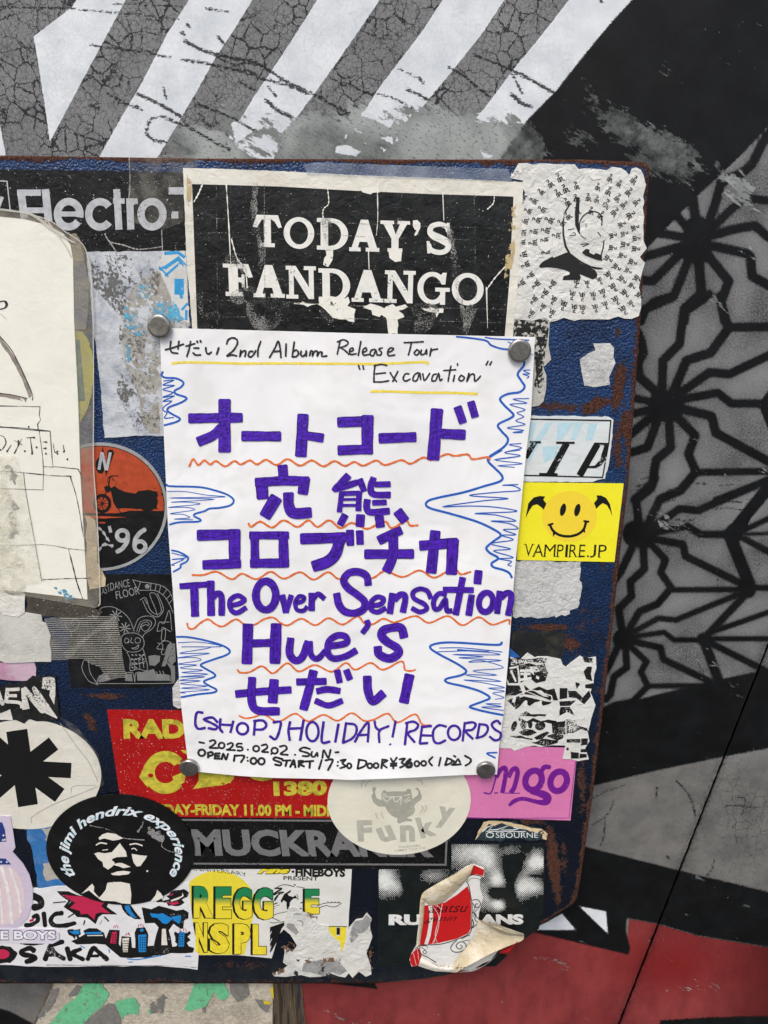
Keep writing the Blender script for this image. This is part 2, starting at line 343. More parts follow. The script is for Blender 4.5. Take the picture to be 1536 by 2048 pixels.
GROOVE = [('Q2', "607,690 605,915", 3.2), ('Q2', "1172,630 1157,925", 3.2), ('Q2', "42,790 44,840", 3.0), ('Q3', "735,740 682,970", 3.2), ('B7', "1540,90 1275,610", 2.5)]
KEEP = [pts(q, 'Q2') for q in ("480,880 540,865 600,900 635,905 600,935 480,920", "620,690 650,665 700,675 760,722 835,712 805,765 760,745 700,715", "752,828 812,815 825,862 785,850", "838,822 860,830 845,860", "1340,902 1380,920 1435,940 1370,948", "1328,682 1368,672 1360,698", "1458,678 1508,688 1495,712", "868,698 912,698 908,732 880,728", "738,878 782,900 770,912", "-10,825 70,830 132,860 125,905 50,890 -10,880", "520,830 560,790 540,830", "-150,740 -40,700 60,760 -20,790 -120,860", "120,660 190,690 215,740 150,800 100,760")]
def seamx(y): return 1440 - (y - 1560) * .574 if y > 1560 else 1440 + (1560 - y) * .36
SX = np.vectorize(lambda y: 1536 - (y - 1290) * 0.3935)
def wall_material():
    n = N('spray_painted_wall'); A = n.attr
    big = n.noise(14, 4); fine = n.rng(n.noise(1250, 3, .7), .36, .64, .3, .72); mid = n.noise(380, 5, .65)
    grey = n.mix(n.rng(n.noise(30, 5), .35, .65), lin('7a7b7b'), lin('8e8f8f'))
    grey = n.mix(n.rng(fine, .3, .72, 0, .5), grey, lin('4e4f50')); grey = n.mix(n.rng(n.noise(1100, 2, off=(1,5,1)), .60, .68, 0, .4), grey, lin('b4b5b4'))
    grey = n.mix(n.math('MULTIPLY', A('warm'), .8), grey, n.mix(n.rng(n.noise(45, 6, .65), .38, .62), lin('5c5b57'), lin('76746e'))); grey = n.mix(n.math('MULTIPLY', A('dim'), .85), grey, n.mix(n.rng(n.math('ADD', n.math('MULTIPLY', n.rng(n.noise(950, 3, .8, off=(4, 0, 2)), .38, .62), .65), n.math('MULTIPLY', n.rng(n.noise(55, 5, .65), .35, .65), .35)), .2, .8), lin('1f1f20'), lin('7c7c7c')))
    # craquelure
    jit = n.noise(700, 4, .6, out=1); vm = n.t.nodes.new('ShaderNodeVectorMath'); vm.operation = 'MULTIPLY_ADD'
    n.t.links.new(jit, vm.inputs[0]); vm.inputs[1].default_value = (.003,) * 3; n.t.links.new(n.pos, vm.inputs[2])
    c1 = n.vor(118, vec=vm.outputs[0]); c2 = n.vor(330, vec=vm.outputs[0])
    thk = n.rng(n.noise(38, 3, .6, off=(3, 0, 1)), .36, .62, 0, 1)
    cr = n.math('LESS_THAN', c1, n.math('MULTIPLY', n.math('MULTIPLY', thk, A('crk')), .05))
    crf = n.math('LESS_THAN', c2, n.math('MULTIPLY', n.math('MULTIPLY', n.rng(n.noise(60, 4, off=(0, 0, 7)), .3, .6), A('crk')), .055))
    cr = n.math('MAXIMUM', n.math('MULTIPLY', cr, .93), n.math('MULTIPLY', crf, .6))
    col = n.mix(cr, grey, lin('17181b'))
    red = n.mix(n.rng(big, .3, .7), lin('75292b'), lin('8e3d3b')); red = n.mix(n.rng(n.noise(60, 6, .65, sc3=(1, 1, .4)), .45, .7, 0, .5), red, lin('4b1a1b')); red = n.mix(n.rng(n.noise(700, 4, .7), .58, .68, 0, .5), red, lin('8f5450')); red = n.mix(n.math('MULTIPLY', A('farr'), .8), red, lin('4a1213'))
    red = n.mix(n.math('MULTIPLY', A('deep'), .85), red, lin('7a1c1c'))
    col = n.mix(n.math('LESS_THAN', A('red'), 0.), col, red)
    white = n.mix(n.rng(n.noise(60, 5), .35, .65), lin('ccd2d6'), lin('e0e4e6')); white = n.mix(n.rng(n.noise(900, 4, .7), .56, .74, 0, .4), white, lin('9b9e9f'))
    edge = n.math('ADD', A('white'), n.rng(mid, .3, .7, -1.1, 1.1)); wm = n.math('LESS_THAN', edge, 0.)
    col = n.mix(wm, col, white)
    bl = n.mix(n.rng(n.noise(50, 6, .65), .4, .7), lin('08090a'), lin('131516')); bl = n.mix(n.rng(n.noise(300, 6, .7), .64, .8, 0, .22), bl, lin('4a4d4c'))
    bm = n.rng(n.math('ADD', A('black'), n.rng(fine, .3, .7, -2.2, 2.2)), -1.2, A('soft'), 1, 0)
    over = n.math('MULTIPLY', n.rng(A('black'), 0, 16, .30, 0), n.rng(A('soft'), 1, 3))
    bm = n.math('MAXIMUM', bm, n.math('MULTIPLY', over, n.rng(fine, .3, .7, .4, 1.3)))
    col = n.mix(bm, col, bl)
    # flaked band: paint worn down to the grey-green undercoat along falling streaks
    st = n.noise(95, 9, .72, .3, sc3=(.55, 1, 1.6), rot=(0, math.radians(-28), 0)); st2 = n.noise(420, 6, .7, .4, sc3=(.35, 1, 1.1), rot=(0, math.radians(-28), 0), off=(5, 2, 1))
    ff = n.math('ADD', n.math('MULTIPLY', st, .6), n.math('MULTIPLY', st2, .4))
    hold = n.math('ADD', n.math('MULTIPLY', wm, -.075), n.rng(n.noise(26, 3, .5, off=(8, 1, 3), sc3=(.6, 1, 1.5), rot=(0, math.radians(-28), 0)), .3, .7, -.11, .11))
    pv = n.math('ADD', n.math('ADD', ff, n.math('MULTIPLY', A('peel'), .36)), hold)
    pm = n.rng(pv, .650, .660)
    bare = n.mix(n.rng(n.noise(25, 4), .35, .65), lin('7d8280'), lin('a4a9a6')); bare = n.mix(n.rng(n.noise(800, 4, .7, sc3=(.5, 1, 1.2), rot=(0, -.5, 0)), .57, .62, 0, .8), bare, lin('343837'))
    bare = n.mix(n.rng(n.noise(24, 2, off=(2, 2, 9)), .46, .56, 0, .6), bare, n.mix(n.rng(ff, .47, .5), lin('343736'), lin('5f6360')))
    bare = n.mix(n.math('MULTIPLY', A('inblack'), n.rng(n.noise(120, 5, .7), .35, .62, .45, .95)), bare, lin('222423'))
    flake_shadow = n.math('MULTIPLY', n.rng(pv, .630, .655), n.math('SUBTRACT', 1., pm))
    col = n.mix(n.math('MULTIPLY', flake_shadow, n.math('MULTIPLY', A('peel'), .5)), col, lin('2a2c2d'))  # soft shadow along the flake edges, painted in as a dark rim
    col = n.mix(pm, col, bare)
    km = n.math('LESS_THAN', n.math('ADD', A('keep'), n.rng(n.noise(700, 4, .75), .35, .65, -2.2, 2.2)), 0.); col = n.mix(km, col, white)
    sm = n.math('LESS_THAN', n.math('ADD', A('scr'), n.rng(n.noise(900, 4, .8, sc3=(.5, 1, 1)), .33, .67, -4.2, 3.2)), 0.)
    col = n.mix(n.math('MULTIPLY', sm, .93), col, lin('1b1c1d'))
    # broken horizontal scuffs across the lattice
    sc_ = n.rng(n.noise(210, 6, .75, .4, sc3=(.28, 1, 1.6), rot=(0, .12, 0)), .60, .63); col = n.mix(n.math('MULTIPLY', sc_, A('scuff')), col, lin('161718'))
    gr = n.rng(A('groove'), -.6, .5, 1, 0); sd_ = n.math('MULTIPLY', A('seamdirt'), n.rng(mid, .35, .65)); col = n.mix(n.math('MULTIPLY', sd_, .75), col, lin('121212')); col = n.mix(gr, col, lin('202322'))
    tiny = n.rng(n.noise(900, 2, .5, off=(9, 9, 9)), .765, .785, 0, .8); col = n.mix(tiny, col, (.6, .6, .58, 1))
    h = n.math('SUBTRACT', n.math('MULTIPLY', n.math('SUBTRACT', 1., pm), .5), n.math('MULTIPLY', cr, .6)); h = n.math('SUBTRACT', h, gr); h = n.math('SUBTRACT', h, n.math('MULTIPLY', sm, .4))
    n1 = n.bump(h, .55, .0004); n1 = n.bump(n.noise(2200, 3, .6), .35, .0004, n1); n.bump(n.noise(8, 3), .5, .004, n1)
    return n.fin(col, n.rng(n.noise(40, 4), .3, .7, .45, .65), .22)
WALLM = wall_material()
wall = bpy.data.objects.new('mural_wall', None); COL.objects.link(wall); wall.location = (0.1, 0, -1.30)
tag(wall, 'mural wall in black, white, grey and red behind the blue sign board', 'wall')
def wall_panel(side, d):
    ys = np.r_[np.linspace(-700, -80, 12), np.arange(-64, 2112, 4), np.linspace(2120, 2900, 14)]
    if side == 0:
        xs = np.r_[np.linspace(-900, -80, 14), np.arange(-60, 1540, 4)]; X, Y = np.meshgrid(xs, ys); s = SX(Y) - 2.0 + .5 * np.sin(Y * .21) * np.sin(Y * .047 + 1)
        t = np.clip((X - 1100) / (1536 - 1100), 0, 1); X = np.where(X > 1100, 1100 + t * (s - 1100), X)
    else:
        xs = np.r_[np.arange(0, 400, 4), np.linspace(410, 1300, 16)]; X, Y = np.meshgrid(xs, ys); X = X + SX(Y) + 1.6 + .5 * np.sin(Y * .17 + 2) * np.sin(Y * .06) * (X < 30)
    sh = X.shape; x, y = X.ravel(), Y.ravel()
    def mn(L): 
        r = np.full(x.shape, 30.)
        for v in L: r = np.minimum(r, v)
        return r
    white = mn(poly_sdf(x, y, p) for p in WHITE)
    bpol = mn(poly_sdf(x, y, p) for p in BLACK); net = mn(seg_dist(x, y, pts(q, f), wd / FR[f][2] + 1.6) for f, q, wd in NET)
    white = np.where(y > 1700, white, np.maximum(white, -bpol + 0)); bpol2 = np.where((y > 1700), np.maximum(bpol, -white), bpol)
    black = np.minimum(bpol2, net); soft = np.where(net < bpol2, 2.4, 1.0)
    red = poly_sdf(x, y, pts("560,1935 900,1860 1067,1860 1252,1904 1258,1838 1311,1847 1397,1872 1536,1895 2400,2080 2400,2960 560,2960")); red = np.where(y > 2120, np.where(x > 500, -30, 30), red)
    scr = mn(seg_dist(x, y, smooth(pts(q, f), 4), wd / FR[f][2]) for f, q, wd in SCR); groove = mn(seg_dist(x, y, pts(q, f), wd / FR[f][2]) for f, q, wd in GROOVE)
    line = np.interp(x, [-200, 0, 150, 250, 380, 480, 600, 700, 800, 880, 1020, 1060], [330, 330, 310, 290, 235, 225, 205, 205, 225, 198, 222, 240])
    peel = np.clip((y - line + 45) / 95, 0, 1) * np.interp(x, [100, 260, 420, 700, 1060, 1100], [0, .35, .62, 1, 1, 0]); peel = np.where(y > 420, 0, peel)
    p2 = np.exp(-(((x - 1290) * .86 + (y - 300) * .5) / 120)**2 - ((-(x - 1290) * .5 + (y - 300) * .86 + 12) / 50)**2) * .60
    p2 = np.maximum(p2, .50 * np.exp(-((x - 1480) / 60)**2 - ((y - 370) / 45)**2)); p2 = np.maximum(p2, .5 * np.exp(-((x - 1160) / 60)**2 - ((y - 280) / 40)**2))
    inb = (bpol < 0).astype(float); peel = np.maximum(peel, p2 * (x > 1060))
    crk = np.clip((1150 - x) / 20, 0, 1) * np.clip((330 - y) / 10, 0, 1) * (1 - .0 * x); crk = np.maximum(crk, .45 * np.exp(-((x - 1500) / 60)**2 - ((y - 1650) / 90)**2)); crk = np.maximum(crk, .4 * np.exp(-((x - 1400) / 25)**2 - ((y - 1320) / 30)**2))
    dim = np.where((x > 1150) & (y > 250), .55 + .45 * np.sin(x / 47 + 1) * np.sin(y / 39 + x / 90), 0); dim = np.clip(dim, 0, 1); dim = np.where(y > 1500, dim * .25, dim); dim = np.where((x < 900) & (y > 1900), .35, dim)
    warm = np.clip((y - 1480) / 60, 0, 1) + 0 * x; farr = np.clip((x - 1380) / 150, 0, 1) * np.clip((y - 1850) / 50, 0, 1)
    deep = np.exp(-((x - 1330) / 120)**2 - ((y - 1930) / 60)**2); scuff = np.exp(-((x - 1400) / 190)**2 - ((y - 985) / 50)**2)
    V = P(x, y, d); idx = np.arange(V.shape[0]).reshape(sh)
    F = np.stack([idx[:-1, :-1], idx[1:, :-1], idx[1:, 1:], idx[:-1, 1:]], -1).reshape(-1, 4)
    # edge returned into the wall along the joint
    col = idx[:, -1] if side == 0 else idx[:, 0]; B = V[col].copy(); B[:, 1] += .02; nb = len(V); V = np.vstack([V, B])
    k = np.arange(len(col) - 1); S = np.stack([col[k], nb + k, nb + k + 1, col[k + 1]], -1) if side == 0 else np.stack([col[k + 1], nb + k + 1, nb + k, col[k]], -1)
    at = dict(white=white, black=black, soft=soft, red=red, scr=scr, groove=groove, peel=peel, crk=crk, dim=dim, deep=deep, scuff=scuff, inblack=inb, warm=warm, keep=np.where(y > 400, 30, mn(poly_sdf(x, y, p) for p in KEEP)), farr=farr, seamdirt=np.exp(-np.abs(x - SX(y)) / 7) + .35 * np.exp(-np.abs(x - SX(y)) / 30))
    at = {a: np.r_[v, v[col]] for a, v in at.items()}
    return mesh_obj('wall_panel', V, np.vstack([F, S]).tolist(), WALLM, wall, at, True)
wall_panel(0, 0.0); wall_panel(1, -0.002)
g = N('joint_dark'); g = g.fin(lin('0c0c0c'), .9, .1)
def boxmesh(name, x0, x1, y0, y1, z0, z1, mat, parent=None):
    V = [(x, y, z) for x in (x0, x1) for y in (y0, y1) for z in (z0, z1)]
    F = [(0, 1, 3, 2), (4, 6, 7, 5), (0, 4, 5, 1), (2, 3, 7, 6), (0, 2, 6, 4), (1, 5, 7, 3)]
    return mesh_obj(name, V, F, mat, parent)
boxmesh('wall_core', -.7, 1.2, .021, .15, -1.34, .6, g, wall)
gm = N('asphalt'); c = gm.mix(gm.rng(gm.noise(300, 4), .4, .65), (.035, .035, .036, 1), (.08, .08, .078, 1)); gm.bump(gm.noise(200, 4), .5, .004); gm = gm.fin(c, .85, .3)
gr = mesh_obj('ground', [(-30, -30, -1.35), (30, -30, -1.35), (30, 1, -1.35), (-30, 1, -1.35)], [(0, 1, 2, 3)], gm); tag(gr, kind='structure')

# ------------------------------------------------------------------ concrete pier below the board
def pier_mat():
    n = N('concrete_with_paint'); a = n.mix(n.rng(n.noise(260, 6, .6), .35, .65), lin('b0a794'), lin('cdc5b4')); a = n.mix(n.rng(n.noise(900, 4, .7), .6, .68), a, lin('6d6353')); a = n.mix(n.rng(n.noise(25, 5), .52, .62, 0, .5), a, lin('8d8576'))
    n1 = n.bump(n.noise(420, 6, .7), .8, .002); n.bump(n.noise(1500, 3), .5, .0006, n1); return n.fin(a, .85, .2)
def pier_side():
    n = N('dripped_paint_side'); s = n.noise(90, 4, .6, .3, sc3=(1, 1, .06)); s2 = n.noise(300, 4, .7, .2, sc3=(1, 1, .05), off=(4, 4, 0))
    a = n.mix(n.rng(s2, .42, .5), lin('3c342b'), lin('6b6150')); a = n.mix(n.rng(s, .56, .6), a, lin('4b4a63')); a = n.mix(n.rng(s2, .60, .62), a, lin('9a8740')); a = n.mix(n.rng(s, .38, .34), a, lin('59402f'))
    n.bump(s2, .6, .001); return n.fin(a, .6, .3)
PX = [(-60, 0.0), (100, 0.0)]
pl = [pts("118,1900 106,1975 66,2060 -200,2900"), pts("545,1900 545,1975 545,2060 545,2900"), pts("604,1900 604,1975 612,2060 640,2900")]
def strip(A, da, B, db, name, mat, par):
    V = np.vstack([P(A[:, 0], A[:, 1], da), P(B[:, 0], B[:, 1], db)]); m = len(A)
    return mesh_obj(name, V, orient([(i, i + 1, m + i + 1, m + i) for i in range(m - 1)], V), mat, par)
pier = bpy.data.objects.new('concrete_pier', None); COL.objects.link(pier); pier.location = (-.08, -.01, -1.35)
tag(pier, 'cream concrete pier with flaking green paint under the sign board', 'pier')
PD = .024
def grid_strip(A, B, d, name, mat, par, n=40):
    t = np.linspace(0, 1, n)[:, None, None]; G = A[None] * (1 - t) + B[None] * t; x, y = G[..., 0].ravel(), G[..., 1].ravel()
    V = P(x, y, d); m = len(A); F = [(i * m + j, i * m + j + 1, (i + 1) * m + j + 1, (i + 1) * m + j) for i in range(n - 1) for j in range(m - 1)]
    return mesh_obj(name, V, orient(F, V), mat, par)
pf = strip(pl[0], PD, pl[1], PD, 'front_face', pier_mat(), pier); strip(pl[1], PD, pl[2], 0.001, 'side_face', pier_side(), pier)
strip(pl[0] - (6, 0), 0.0, pl[0], PD, 'side_face', pier_side(), pier)
gi = Ink(None, 'green_paint', inkm('flaking_green_paint', '66b184', .45, .22, 300, .15, wlow=90), layer=0); gi.base = PD + .0006
gi.poly("600,845 640,800 740,800 760,860 800,900 780,960 740,1000 690,1040 650,1090 610,1140 340,1140 400,1070 440,1030 480,990 560,930", 'L4', rough=6, step=22)
gi.poly("840,970 900,940 980,930 1020,990 1010,1050 960,1055 900,1070 890,1100 870,1040", 'L4', rough=5, step=16).poly("1350,1020 1385,940 1420,850 1440,800 1545,800 1540,920 1500,960 1450,1000 1400,1025", 'L4', rough=6, step=18)
gi.poly("130,1460 300,1460 350,1570 300,1620 260,1590 240,1550 180,1650 60,1680 35,1665 80,1560", 'B5', rough=6, step=18).poly("1080,1010 1110,1050 1090,1055", 'L4'); gi.done(pier)
gi = Ink(None, 'grey_paint', inkm('flaking_grey_paint', '73716c', .6, .25, 350, .2), layer=0); gi.base = PD + .0004
gi.poly("340,1460 470,1460 485,1570 440,1610 400,1620 350,1560", 'B5', rough=6, step=16).poly("1085,990 1140,950 1190,910 1230,935 1200,945 1195,1040 1110,1050", 'L4', rough=4, step=14)
gi.poly("600,1140 700,1040 790,975 840,980 880,1080 890,1140", 'L4', rough=5, step=20).poly("360,870 430,860 400,960 350,1040 290,1100 270,1060 330,980", 'L4', rough=5, step=15).poly("500,910 560,850 620,850 560,920 500,930", 'L4', rough=4, step=12)
gi.poly("520,1600 600,1610 640,1640 610,1690 560,1660", 'B5', rough=5, step=12).poly("150,1650 190,1630 180,1700 160,1690", 'B5', rough=3, step=10); gi.done(pier)
gi = Ink(None, 'yellow_paint', inkm('yellow_paint_fleck', 'c9b02c', .5), layer=0); gi.base = PD + .0008
gi.poly("630,1530 650,1510 655,1600 640,1580", 'B5').poly("580,1610 635,1625 635,1640 590,1635", 'B5', rough=2, step=8); gi.done(pier)

# ------------------------------------------------------------------ the blue steel board
def board_material():
    n = N('rusty_blue_hammered_enamel'); A = n.attr
    b = n.mix(n.rng(n.noise(20, 4), .3, .7), lin('0a2448'), lin('123665')); b = n.mix(n.math('MULTIPLY', A('sheen_fade'), 1.), b, lin('030a18')); b = n.mix(n.math('MULTIPLY', n.rng(n.noise(1000, 2), .56, .66, 0, .45), n.math('SUBTRACT', 1.1, A('sheen_fade'))), b, lin('4a6a98'))  # pale specks are painted glints of the hammered enamel, fading downward
    b = n.mix(n.rng(n.noise(70, 8, .7), .48, .72, 0, .7), b, lin('0a0e15')); b = n.mix(n.math('MULTIPLY', A('grime'), n.rng(n.noise(60, 7, .7), .35, .6)), b, lin('1c2226'))
    rn = n.math('ADD', n.math('MULTIPLY', n.noise(130, 8, .72), .55), n.math('MULTIPLY', n.noise(700, 5, .7), .45))
    rm = n.rng(n.math('ADD', rn, n.math('MULTIPLY', A('rust'), .34)), .662, .684)
    rc = n.mix(n.rng(n.noise(500, 6, .7), .35, .65), lin('38241d'), lin('664235')); rc = n.mix(n.rng(n.noise(1100, 3), .52, .62), rc, lin('241714')); rc = n.mix(n.rng(n.noise(900, 2, off=(3, 3, 3)), .7, .73, 0, .8), rc, lin('b9a89a'))
    col = n.mix(rm, b, rc)
    v = n.vor(820, 'SMOOTH_F1'); h = n.math('ADD', n.math('MULTIPLY', v, -1.3), n.math('MULTIPLY', n.noise(1100, 3, .6), .5))
    n1 = n.bump(h, .85, .0005); n.bump(n.math('MULTIPLY', rm, n.noise(1500, 4)), .8, .0008, n1)
    return n.fin(col, n.rng(rm, 0, 1, .27, .85), n.rng(rm, 0, 1, .55, .12))
RE = pts("1300,341 1298,360 1291,480 1282,640 1257,973 1242,1100 1226,1250 1209,1400 1187,1583 1171,1693 1161,1760 1154,1798 1147,1810 1061,1863 1000,1900 942,1936 905,1948 868,1956 760,1966 750,1967")
def board():
    ys = np.r_[np.arange(0, 1, 1 / 330.), 1.0]; xs = np.linspace(0, 1, 300); Tt, Sx = np.meshgrid(ys, xs, indexing='ij')
    yr = 341 + (1967 - 341) * Tt; rx = np.interp(yr, RE[:, 1], RE[:, 0]); X = -260 + (rx + 260) * Sx
    top = np.interp(X, [-260, 0, 400, 800, 1160, 1285, 1297, 1301], [309, 311, 317, 319, 319, 324, 330, 341]); Y = top + (1967 - top) * Tt
    x, y = X.ravel(), Y.ravel(); rx = rx.ravel(); V = P(x, y, BOARD); idx = np.arange(len(x)).reshape(X.shape)
    e_r = rx - x; e_t = y - top.ravel(); e_b = 1967 - y
    rust = np.maximum.reduce([1.25 * np.exp(-e_t / (5 + 3 * (np.sin(x / 37) + 1))), 1.05 * np.exp(-e_r / 9), .62 * np.exp(-e_b / 14)])
    for cx, cy, sx, sy, a, rot in [(1236, 780, 14, 60, 1.05, -.15), (1190, 812, 38, 16, .95, .4), (1115, 815, 70, 14, .75, 0), (1252, 850, 14, 45, 1.0, .1), (1235, 665, 6, 14, .8, 0), (1098, 1254, 75, 9, .85, 0), (1140, 1285, 22, 22, .85, -.5), (1205, 1120, 10, 40, .62, 0), (1240, 640, 16, 20, .5, 0), (1205, 1380, 22, 12, .8, 0),
        (1108, 1730, 13, 90, 1.05, .12), (1128, 1720, 10, 60, .6, 0), (1165, 1560, 14, 90, .62, 0), (210, 1392, 55, 7, .85, 0), (180, 1440, 12, 30, .8, .4), (1060, 1645, 60, 12, .55, 0), (480, 1930, 90, 14, .5, 0), (1235, 900, 14, 60, .72, 0), (1212, 1000, 30, 60, .45, 0), (1180, 1250, 60, 60, .35, 0)]:
        dx, dy = x - cx, y - cy; u = dx * math.cos(rot) - dy * math.sin(rot); v = dx * math.sin(rot) + dy * math.cos(rot); rust = np.maximum(rust, a * np.exp(-(u / sx)**2 - (v / sy)**2))
    sheen_fade = np.clip((y - 900) / 700, 0, 1); grime = np.clip((y - 1910) / 30, 0, 1) + .9 * np.exp(-((x - 1080) / 60)**2 - ((y - 1285) / 24)**2)  # lower board coloured darker where the sky sheen fades, painted into the blue
    F = np.stack([idx[:-1, :-1], idx[1:, :-1], idx[1:, 1:], idx[:-1, 1:]], -1).reshape(-1, 4)
    loop = np.r_[idx[0, :], idx[1:, -1], idx[-1, -2::-1], idx[-2:0:-1, 0]]; B = V[loop].copy(); B[:, 1] += .0035; nb = len(V); m = len(loop); k = np.arange(m); k2 = (k + 1) % m
    S = np.stack([loop[k], loop[k2], nb + k2, nb + k], -1); back = [tuple(int(nb + i) for i in range(m))]
    at = dict(rust=rust, sheen_fade=sheen_fade, grime=grime); at = {a: np.r_[v, v[loop] * (1.3 if a == 'rust' else 1)] for a, v in at.items()}
    return mesh_obj('sign_board', np.vstack([V, B]), F.tolist() + S.tolist() + back, board_material(), None, at, True)
bd = board(); tag(bd, 'rusty blue painted steel board covered with old stickers and posters', 'sign board'); bd['_layer'] = 0
bdm = inkm('bracket_steel', '3a3a3c', .5)
for bx, by in ((200, 700), (1000, 700), (200, 1500), (900, 1500)):
    c = P(bx, by, BOARD - .0037); boxmesh('bracket', c[0] - .02, c[0] + .02, c[1], -.0002, c[2] - .01, c[2] + .01, bdm, bd)

# ------------------------------------------------------------------ inks shared by several stickers
K1 = inkm('black_print', '141414', .42); KW = inkm('worn_black_print', '171717', .5, .45, 700, .2); W1 = inkm('white_print', 'd6d5d0', .5); WW = inkm('worn_white_print', 'cfccc3', .5, .22, 800, .1)
GY = inkm('grey_print', '6e6e6e', .5, .12, 900)
def S(name, q, fr, layer, mat, label, cat='sticker', rough=0, step=8, group=None, sd=1, **k):
    o = pts(q, fr)
    if rough: o = ragged(o, rough, step, sd)
    return sheet(name, o, layer, mat, label, cat, group, **k)
def tape(parent, q, fr, name='tape', mat=None, dz=.0003):
    o = pts(q, fr); s = sheet(name, o, parent['_layer'] + dz / LAYER, mat or TAPE, None, None, parent=parent, thick=.00005); return s
def clear_tape():
    n = N('clear_tape'); n.bump(n.noise(260, 5, .6, .6), .35, .001)
    f = n.rng(n.noise(120, 6, .7), .45, .75, .04, .26); return n.fin(lin('c9c6b8'), .18, .6, alpha=f)
TAPE = clear_tape()
n = N('milky_tape'); n.bump(n.noise(200, 4), .3, .001); MILK = n.fin(lin('aab4c2'), .2, .6, alpha=n.rng(n.noise(60, 4), .35, .65, .15, .5))

# 1 Electro sticker
m = paper('black_vinyl', '0d0d0e', .3, .2, .25, (.04, .04, .04, 1), .3, 200, .35, speck=.12)
s = S('band_sticker', "-120,338 0,339 180,341 366,345 371,420 373,501 230,503 -120,505", 'O', 1, m, "black sticker reading Electro- in large silver letters at the board's top left", rough=.7)
i = Ink(s, 'lettering', inkm('silver_letters', 'b4b7ba', .4, .12, 700, .18), 0)
i.stroke("103,1156 245,1156", 38, 'Q1', cap=0).stroke("124,1140 146,1310", 46, 'Q1', cap=0).stroke("150,1262 268,1262", 34, 'Q1', cap=0).stroke("272,1135 292,1330", 46, 'Q1', cap=0)
i.ring(412, 1285, 68, 76, 44, 'Q1', 35, 375).stroke("345,1284 498,1284", 30, 'Q1', cap=0).ring(600, 1286, 68, 76, 44, 'Q1', 38, 322).stroke("700,1135 714,1378", 42, 'Q1', cap=0).stroke("678,1206 748,1206", 32, 'Q1', cap=0)
i.stroke("778,1190 785,1378", 42, 'Q1', cap=0).stroke("785,1225 800,1210 826,1206", 34, 'Q1', cap=0).ring(912, 1285, 66, 76, 44, 'Q1').stroke("1028,1290 1070,1290", 42, 'Q1', cap=0).stroke("1012,1145 1110,1145", 44, 'Q1', cap=0)
i.stroke("0,1085 42,1088 62,1270", 7, 'Q1', sm=False).stroke("-30,1290 -6,1230 14,1180", 22, 'Q1', sm=False, cap=0).done()
i = Ink(s, 'crease', inkm('pale_crack', 'a8a69e', .6, .25, 1500), 1); i.stroke("630,1405 660,1450 740,1470 820,1495 900,1490 970,1480", 6, 'Q1', n=12, wob=.5).stroke("775,945 780,1100 772,1200", 4, 'Q1', wob=.5).stroke("970,1380 975,1500", 4, 'Q1', wob=.4).stroke("650,1440 690,1500 700,1530", 6, 'Q1', wob=.5).done()
tape(s, "771,930 1190,925 1190,1000 1100,1010 1100,1330 980,1380 771,1330", 'Q1')

# 2 faded silver sticker and blue patterned sticker
m = paper('faded_silver_vinyl', 'c3c7ca', .55, .1, .55, (.12, .13, .16, 1), .3, 300, .3, col2='aab0b8', dscale=110)
s = S('faded_sticker', "172,502 375,502 378,880 330,872 270,871 209,876 200,760 186,650", 'O', 1, m, "faded grey-white blank sticker left of the hand-lettered flyer", rough=.8)
i = Ink(s, 'adhesive_residue', inkm('grey_glue', 'a6a49c', .7, .45, 300, .15, col2='969186'), 0); i.poly("720,700 735,640 760,590 800,520 860,470 990,400 1130,600 1145,770 960,770 960,1400 890,1400 840,1250 780,1080 735,1000", 'Q4', rough=8, step=20).done()
i = Ink(s, 'grime', inkm('dark_glue_specks', '62625f', .7, .80, 600, .2), 1); i.poly("640,330 980,330 940,620 960,1400 820,1400 700,1150 720,700 560,520 540,330", 'Q4').done()
s2 = S('patterned_sticker', "985,308 1110,308 1135,740 1040,700 1030,600 960,430 940,410", 'Q4', 1.3, paper('worn_white_paper', 'cfd0cb', .6, .1, .5), "torn white sticker scrap with bright blue geometric bars above the top left magnet", rough=1.5, step=8)
i = Ink(s2, 'blue_pattern', inkm('cyan_print', '2f96cc', .5, .22, 700, .15), 0)
for q, wd in [("985,320 1060,315", 20), ("985,410 1070,350 1115,400", 22), ("955,400 1010,460", 10), ("990,455 1090,370", 14), ("1075,520 1075,520", 95), ("1085,560 1090,590", 18), ("1060,310 1110,345", 18), ("1110,690 1125,690", 60), ("960,420 985,400", 14), ("1090,660 1125,620", 14)]:
    i.stroke(q, wd, 'Q4', sm=False, cap=0)
i.done()
i = Ink(s, 'blue_residue', inkm('faded_cyan', '5aa9c9', .6, .58, 500, .15), 2); i.poly("745,620 780,650 860,700 880,800 820,820 760,780 740,700", 'Q4', rough=6, step=15).poly("750,860 780,880 775,980 755,960", 'Q4', rough=3).poly("940,590 1030,600 1110,720 1000,740 900,700", 'Q4', rough=6, step=15).poly("820,500 880,480 890,580 830,590", 'Q4', rough=5).done()

